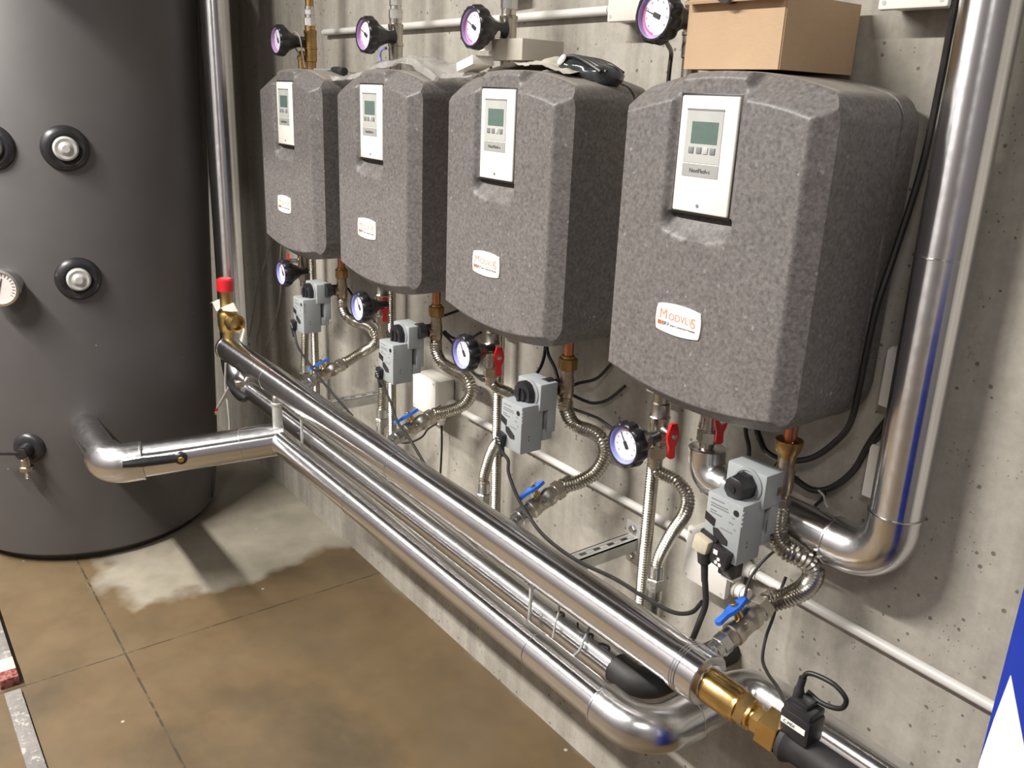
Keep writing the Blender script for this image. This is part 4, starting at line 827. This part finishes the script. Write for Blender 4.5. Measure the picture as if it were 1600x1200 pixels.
cable('thin black sensor cable dropping behind the nearest blue-lever valve to the flow sensor', [(-0.925, 1.46, 0.90), (-0.922, 1.44, 0.860), (-0.921, 1.43, 0.814), (-0.924, 1.42, 0.768), (-0.905, 1.39, 0.738), (-0.863, 1.35, 0.745), (-0.792, 1.28, 0.785), (-0.72, 1.20, 0.83), (-0.672, 1.156, 0.88)], 0.0036)
cable('thin grey cable across the white junction box behind the nearest actuator', [(-0.90, 1.40, 1.00), (-0.939, 1.42, 0.963), (-0.954, 1.40, 0.929), (-0.958, 1.38, 0.898), (-0.95, 1.36, 0.861)], 0.0030)
cable('left thin grey wire hanging on the bare wall beside the riser', [(-3.60, 1.455, 1.26), (-3.66, 1.455, 1.19), (-3.838, 1.455, 0.977), (-3.92, 1.455, 0.825), (-3.998, 1.455, 0.68)], 0.003, 'greycable', 'wire')
cable('right thin grey wire hanging on the bare wall beside the farthest unit', [(-3.54, 1.455, 1.24), (-3.575, 1.455, 1.12), (-3.585, 1.455, 0.986), (-3.65, 1.455, 0.854), (-3.78, 1.455, 0.69)], 0.003, 'greycable', 'wire')
cable('long grey wire hanging in front of the riser elbow by the tank', [(-3.15, 1.05, 0.835), (-3.172, 1.05, 0.732), (-3.157, 1.05, 0.661), (-3.155, 1.05, 0.57), (-3.15, 1.03, 0.50)], 0.004, 'greycable', 'wire')
t = thing('wire', 'short grey wire with red bare tip sticking out below the riser elbow by the tank', 'cable', (-3.106, 1.04, 0.759))
b = MB(); b.tube([(-3.10, 1.045, 0.765), (-3.172, 1.04, 0.693), (-3.235, 1.035, 0.632)], 0.005, 8); b.build('sheath', 'greycable', t)
b = MB(); b.tube([(-3.235, 1.035, 0.632), (-3.250, 1.035, 0.616)], 0.0046, 8); b.build('red_end', 'red', t)
b = MB(); b.tube([(-3.250, 1.035, 0.616), (-3.262, 1.03, 0.603)], 0.0025, 6); b.tube([(-3.250, 1.035, 0.616), (-3.245, 1.03, 0.600)], 0.002, 6); b.build('bare_end', 'copper', t)
cable('grey strap of cable lying across the lower rear pipe near its rubber elbow', [(-1.29, 1.30, 0.70), (-1.262, 1.235, 0.682), (-1.235, 1.190, 0.676), (-1.225, 1.165, 0.655), (-1.24, 1.158, 0.632)], 0.0034, 'greydark')
cable('thin grey wire looping from the upper pipe over the lower rear pipe', [(-1.36, 1.20, 0.74), (-1.325, 1.185, 0.705), (-1.318, 1.170, 0.670), (-1.312, 1.160, 0.640)], 0.0026, 'greycable', 'wire')
cable('black lead hanging from the nearest upper thermometer', [(-1.235, 1.27, 1.955), (-1.27, 1.32, 1.945), (-1.335, 1.40, 1.935), (-1.345, 1.41, 1.90), (-1.345, 1.41, 1.80)], 0.0045)
cable('black lead hanging from the third upper thermometer', [(-1.83, 1.27, 1.95), (-1.90, 1.33, 1.955), (-1.945, 1.38, 1.95), (-1.95, 1.385, 1.90), (-1.95, 1.39, 1.82)], 0.0035)
cable('grey loop of wire on the stem of the farthest upper thermometer', [(-2.965, 1.315, 1.93), (-2.985, 1.30, 1.97), (-2.985, 1.295, 2.005), (-2.962, 1.295, 2.012), (-2.94, 1.30, 1.995), (-2.935, 1.305, 1.95), (-2.93, 1.31, 1.90)], 0.0022, 'greycable', 'wire')

# ------------------------------------------------------------------ things lying on the units
t = thing('cardboard_box', 'open brown cardboard box sitting on top of the nearest unit', 'box', (-1.055, 1.33, 1.893))
x0, x1, y0, y1, z0, z1, th = -1.158, -0.952, 1.252, 1.455, 1.897, 2.012, 0.004
b = MB()
for c, s_ in (((-1.055, y0, (z0 + z1) / 2), (x1 - x0, th, z1 - z0)), ((-1.055, y1, (z0 + z1) / 2), (x1 - x0, th, z1 - z0)), ((x0, (y0 + y1) / 2, (z0 + z1) / 2), (th, y1 - y0, z1 - z0)), ((x1, (y0 + y1) / 2, (z0 + z1) / 2), (th, y1 - y0, z1 - z0)), ((-1.055, (y0 + y1) / 2, z0 + 0.002), (x1 - x0, y1 - y0, th))): b.box(c, s_)
b.build('carton', 'card', t, smooth=False)
b = MB(); b.box((-1.052, y0 - 0.008, z1 - 0.004), (x1 - x0 - 0.002, 0.024, 0.004), 0.0, Euler((R(18), 0, 0))); b.build('flap', 'card', t, smooth=False)
b = MB(); b.lathe((-1.062, y0 - 0.024, z1 + 0.006), (0, 1, 0), [(0, 0.018), (0.05, 0.018)], 24); tag(b.build('cable_reel', 'black'), 'round black thing poking over the cardboard box edge', 'reel')
b = MB(); b.box((-1.775, 1.362, 1.942), (0.135, 0.125, 0.048), 0.002); tag(b.build('small_box', 'greycard'), 'flat grey cardboard box on top of the third unit', 'box')
b = MB(); b.box((-1.80, 1.288, 1.975), (0.022, 0.018, 0.016), 0.003); b.lathe((-1.80, 1.279, 1.976), (0, -1, 0), [(0, 0.004), (0.001, 0.004), (0.001, 0)], 12); b.box((-1.845, 1.292, 1.957), (0.05, 0.004, 0.036), 0.001); tag(b.build('cable_clip', 'white'), 'small white plastic clip against the grey box on the third unit', 'clip')
def crumple(label, name, cat, mat, xs, ys, zf, amp, fr, nx=50, ny=22, thick=0.0):
    P = []
    for i in range(nx + 1):
        row = []
        for j in range(ny + 1):
            a, c = i / nx, j / ny; x = xs[0] + (xs[1] - xs[0]) * a; y = ys[0] + (ys[1] - ys[0]) * c
            nz = noise.fractal(V((x * fr, y * fr, 3.1)), 0.9, 2.0, 4)
            row.append(V((x + 0.004 * noise.noise(V((x * 30, y * 30, 9))), y + 0.006 * noise.noise(V((x * 25, y * 25, 1))), zf(x, a, c) + abs(amp * nz))))
        P.append(row)
    b = MB(); b.grid(P); o = b.build(name, mat, sharp=80); tag(o, label, cat); return o
def ztop(x, xc): u = min(0.222, abs(x - xc)); return 1.893 - 0.036 * (u / 0.222) ** 2
def zfilm(x, a, c):
    base = ztop(x, UC[1]) if abs(x - UC[1]) < 0.222 else 1.862 + 0.02 * a
    arch = 0.030 * math.exp(-((x + 2.36) / 0.16) ** 2) * math.sin(math.pi * min(1, c * 1.15 + 0.1)) + 0.022 * math.exp(-((x + 2.16) / 0.08) ** 2)
    return base + 0.006 + arch - 0.012 * (c < 0.08)
crumple('crumpled clear plastic film lying over the second unit and the gap beside it', 'plastic_film', 'packaging', 'film', (-2.66, -1.86), (1.255, 1.44), zfilm, 0.018, 6)
def zpaper(x, a, c): return ztop(x, UC[2]) + 0.007 + 0.012 * math.sin(math.pi * c) * (0.6 + 0.4 * math.sin(x * 22)) + 0.006 * (1 - a)
crumple('crumpled pale packing paper under the grey box on the third unit', 'packing_paper', 'packaging', 'greycard', (-1.845, -1.50), (1.255, 1.40), zpaper, 0.016, 11)
b = MB(); b.box((-1.862, 1.275, 1.908), (0.085, 0.06, 0.022), 0.003, Euler((0, R(-12), R(-6)))); tag(b.build('tape_sleeve', 'white'), 'white paper sleeve on the left shoulder of the third unit', 'packaging')
t = thing('bagged_cable', 'black cable coil in a glossy bag on the right shoulder of the third unit', 'bag', (-1.50, 1.33, 1.872))
b = MB(); P = []
o0, o1 = V((-1.585, 1.325, 1.913)), V((-1.425, 1.345, 1.880)); ax_ = (o1 - o0).normalized(); sd = V((0, 1, 0)); upv = ax_.cross(sd) * -1
for k in range(25):
    a = k / 24; r = (0.5 - abs(a - 0.5)) * 2; r = min(1, r * 3.2) ** 0.5; row = []
    for j in range(25):
        th = 2 * math.pi * j / 24; n = 1 + 0.16 * noise.noise(V((a * 7, math.cos(th) * 2, math.sin(th) * 2)))
        row.append(o0.lerp(o1, a) + sd * math.cos(th) * 0.038 * r * n + upv * math.sin(th) * 0.023 * r * n)
    P.append(row)
b.grid(P); b.build('bag', 'bagblack', t, 60)
b = MB()
for k in range(5):
    y = 1.303 + k * 0.016; b.tube(catmull([(-1.565, y, 1.922), (-1.53, y + 0.004, 1.925 - k * 0.001), (-1.48, y, 1.911), (-1.44, y + 0.002, 1.894)], 6), 0.0045, 8)
b.build('cable_coil', 'cable', t)
b = MB(); b.lathe((-1.557, 1.296, 1.917), (-0.2, -0.8, 0.5), [(0, 0.013), (0.004, 0.012), (0.005, 0.0)], 16); b.build('paper_disc', 'paper', t)
t = thing('sensor_probe', 'grey sensor lead with black ribbed end lying on the farthest unit', 'sensor', (-2.72, 1.32, 1.885))
b = MB(); b.lathe((-2.745, 1.322, 1.897), (1, 0.02, -0.08), [(0, 0.006), (0.02, 0.010), (0.045, 0.011), (0.046, 0.009), (0.052, 0.009), (0.053, 0.012), (0.085, 0.012), (0.086, 0.0)], 16); b.build('tip', 'rubber', t)
for k in range(3):
    b = MB(); b.tube(catmull([(-2.742, 1.322, 1.897), (-2.80, 1.315 + 0.012 * k, 1.893 + 0.003 * k), (-2.86, 1.312 + 0.02 * k, 1.896)], 6), 0.0032, 8); b.build('lead', 'greydark', t)
cable('blue-grey cable loop under the second upper thermometer', [(-2.425, 1.33, 1.90), (-2.432, 1.325, 1.935), (-2.41, 1.32, 1.952), (-2.385, 1.32, 1.955)], 0.0045, 'dialblue', 'wire')

# ------------------------------------------------------------------ blue carton, reel, battens
rz = R(-33); RM3 = Matrix.Rotation(rz, 3, 'Z'); A0 = V((-0.305, 0.90, 0)); U = RM3 @ V((1, 0, 0)); W = RM3 @ V((0, 1, 0))
cx = A0 + U * 0.25 + W * 0.14
t = thing('blue_carton', 'tall blue carton with white printed shape at the right edge', 'carton', (cx.x, cx.y, 0))
b = MB(); b.box((cx.x, cx.y, 0.715), (0.50, 0.28, 1.43), 0.012, Euler((0, 0, rz)), 3); b.build('carton', 'cartonblue', t)
b = MB(); b.prism([(0.022, 1.290), (0.080, 1.215), (0.20, 1.12), (0.20, 0.75), (0.010, 0.75), (0.010, 1.17), (0.015, 1.23)], A0 - W * 0.0004, U, (0, 0, 1), 0.0008); b.build('printed_shape', 'white', t, smooth=False)
p = V((-0.2626, 0.892, 0)) + W * 0.02
b = MB(); b.lathe((p.x, p.y, 1.43), (0, 0, 1), [(0, 0.028), (0.0, 0.055), (0.05, 0.055), (0.05, 0.028), (0.0, 0.028)], 40, 0, False); tag(b.build('tape_roll', 'ochre'), 'roll of tan packing tape lying on the blue carton', 'tape')
t = thing('timber_batten', 'grey paint-spattered timber batten on the floor at bottom left', 'timber', (-2.3, 0.178, 0))
b = MB(); b.box((-2.08, 0.176, 0.006), (1.28, 0.046, 0.012), 0.002, Euler((0, 0, R(0.3)))); b.build('batten', 'batten', t)
t = thing('timber_block', 'cream timber block with dark red painted end, lying beyond the grey batten', 'timber', (-3.0, 0.172, 0))
b = MB(); b.box((-3.07, 0.172, 0.016), (0.52, 0.052, 0.032), 0.002); b.build('block', 'batten', t)
b = MB(); b.box((-2.842, 0.172, 0.0165), (0.072, 0.0535, 0.0335), 0.002); b.build('cream_band', 'cream', t)
b = MB(); b.box((-2.783, 0.172, 0.0165), (0.052, 0.054, 0.034), 0.003); b.build('red_end', 'redflake', t)
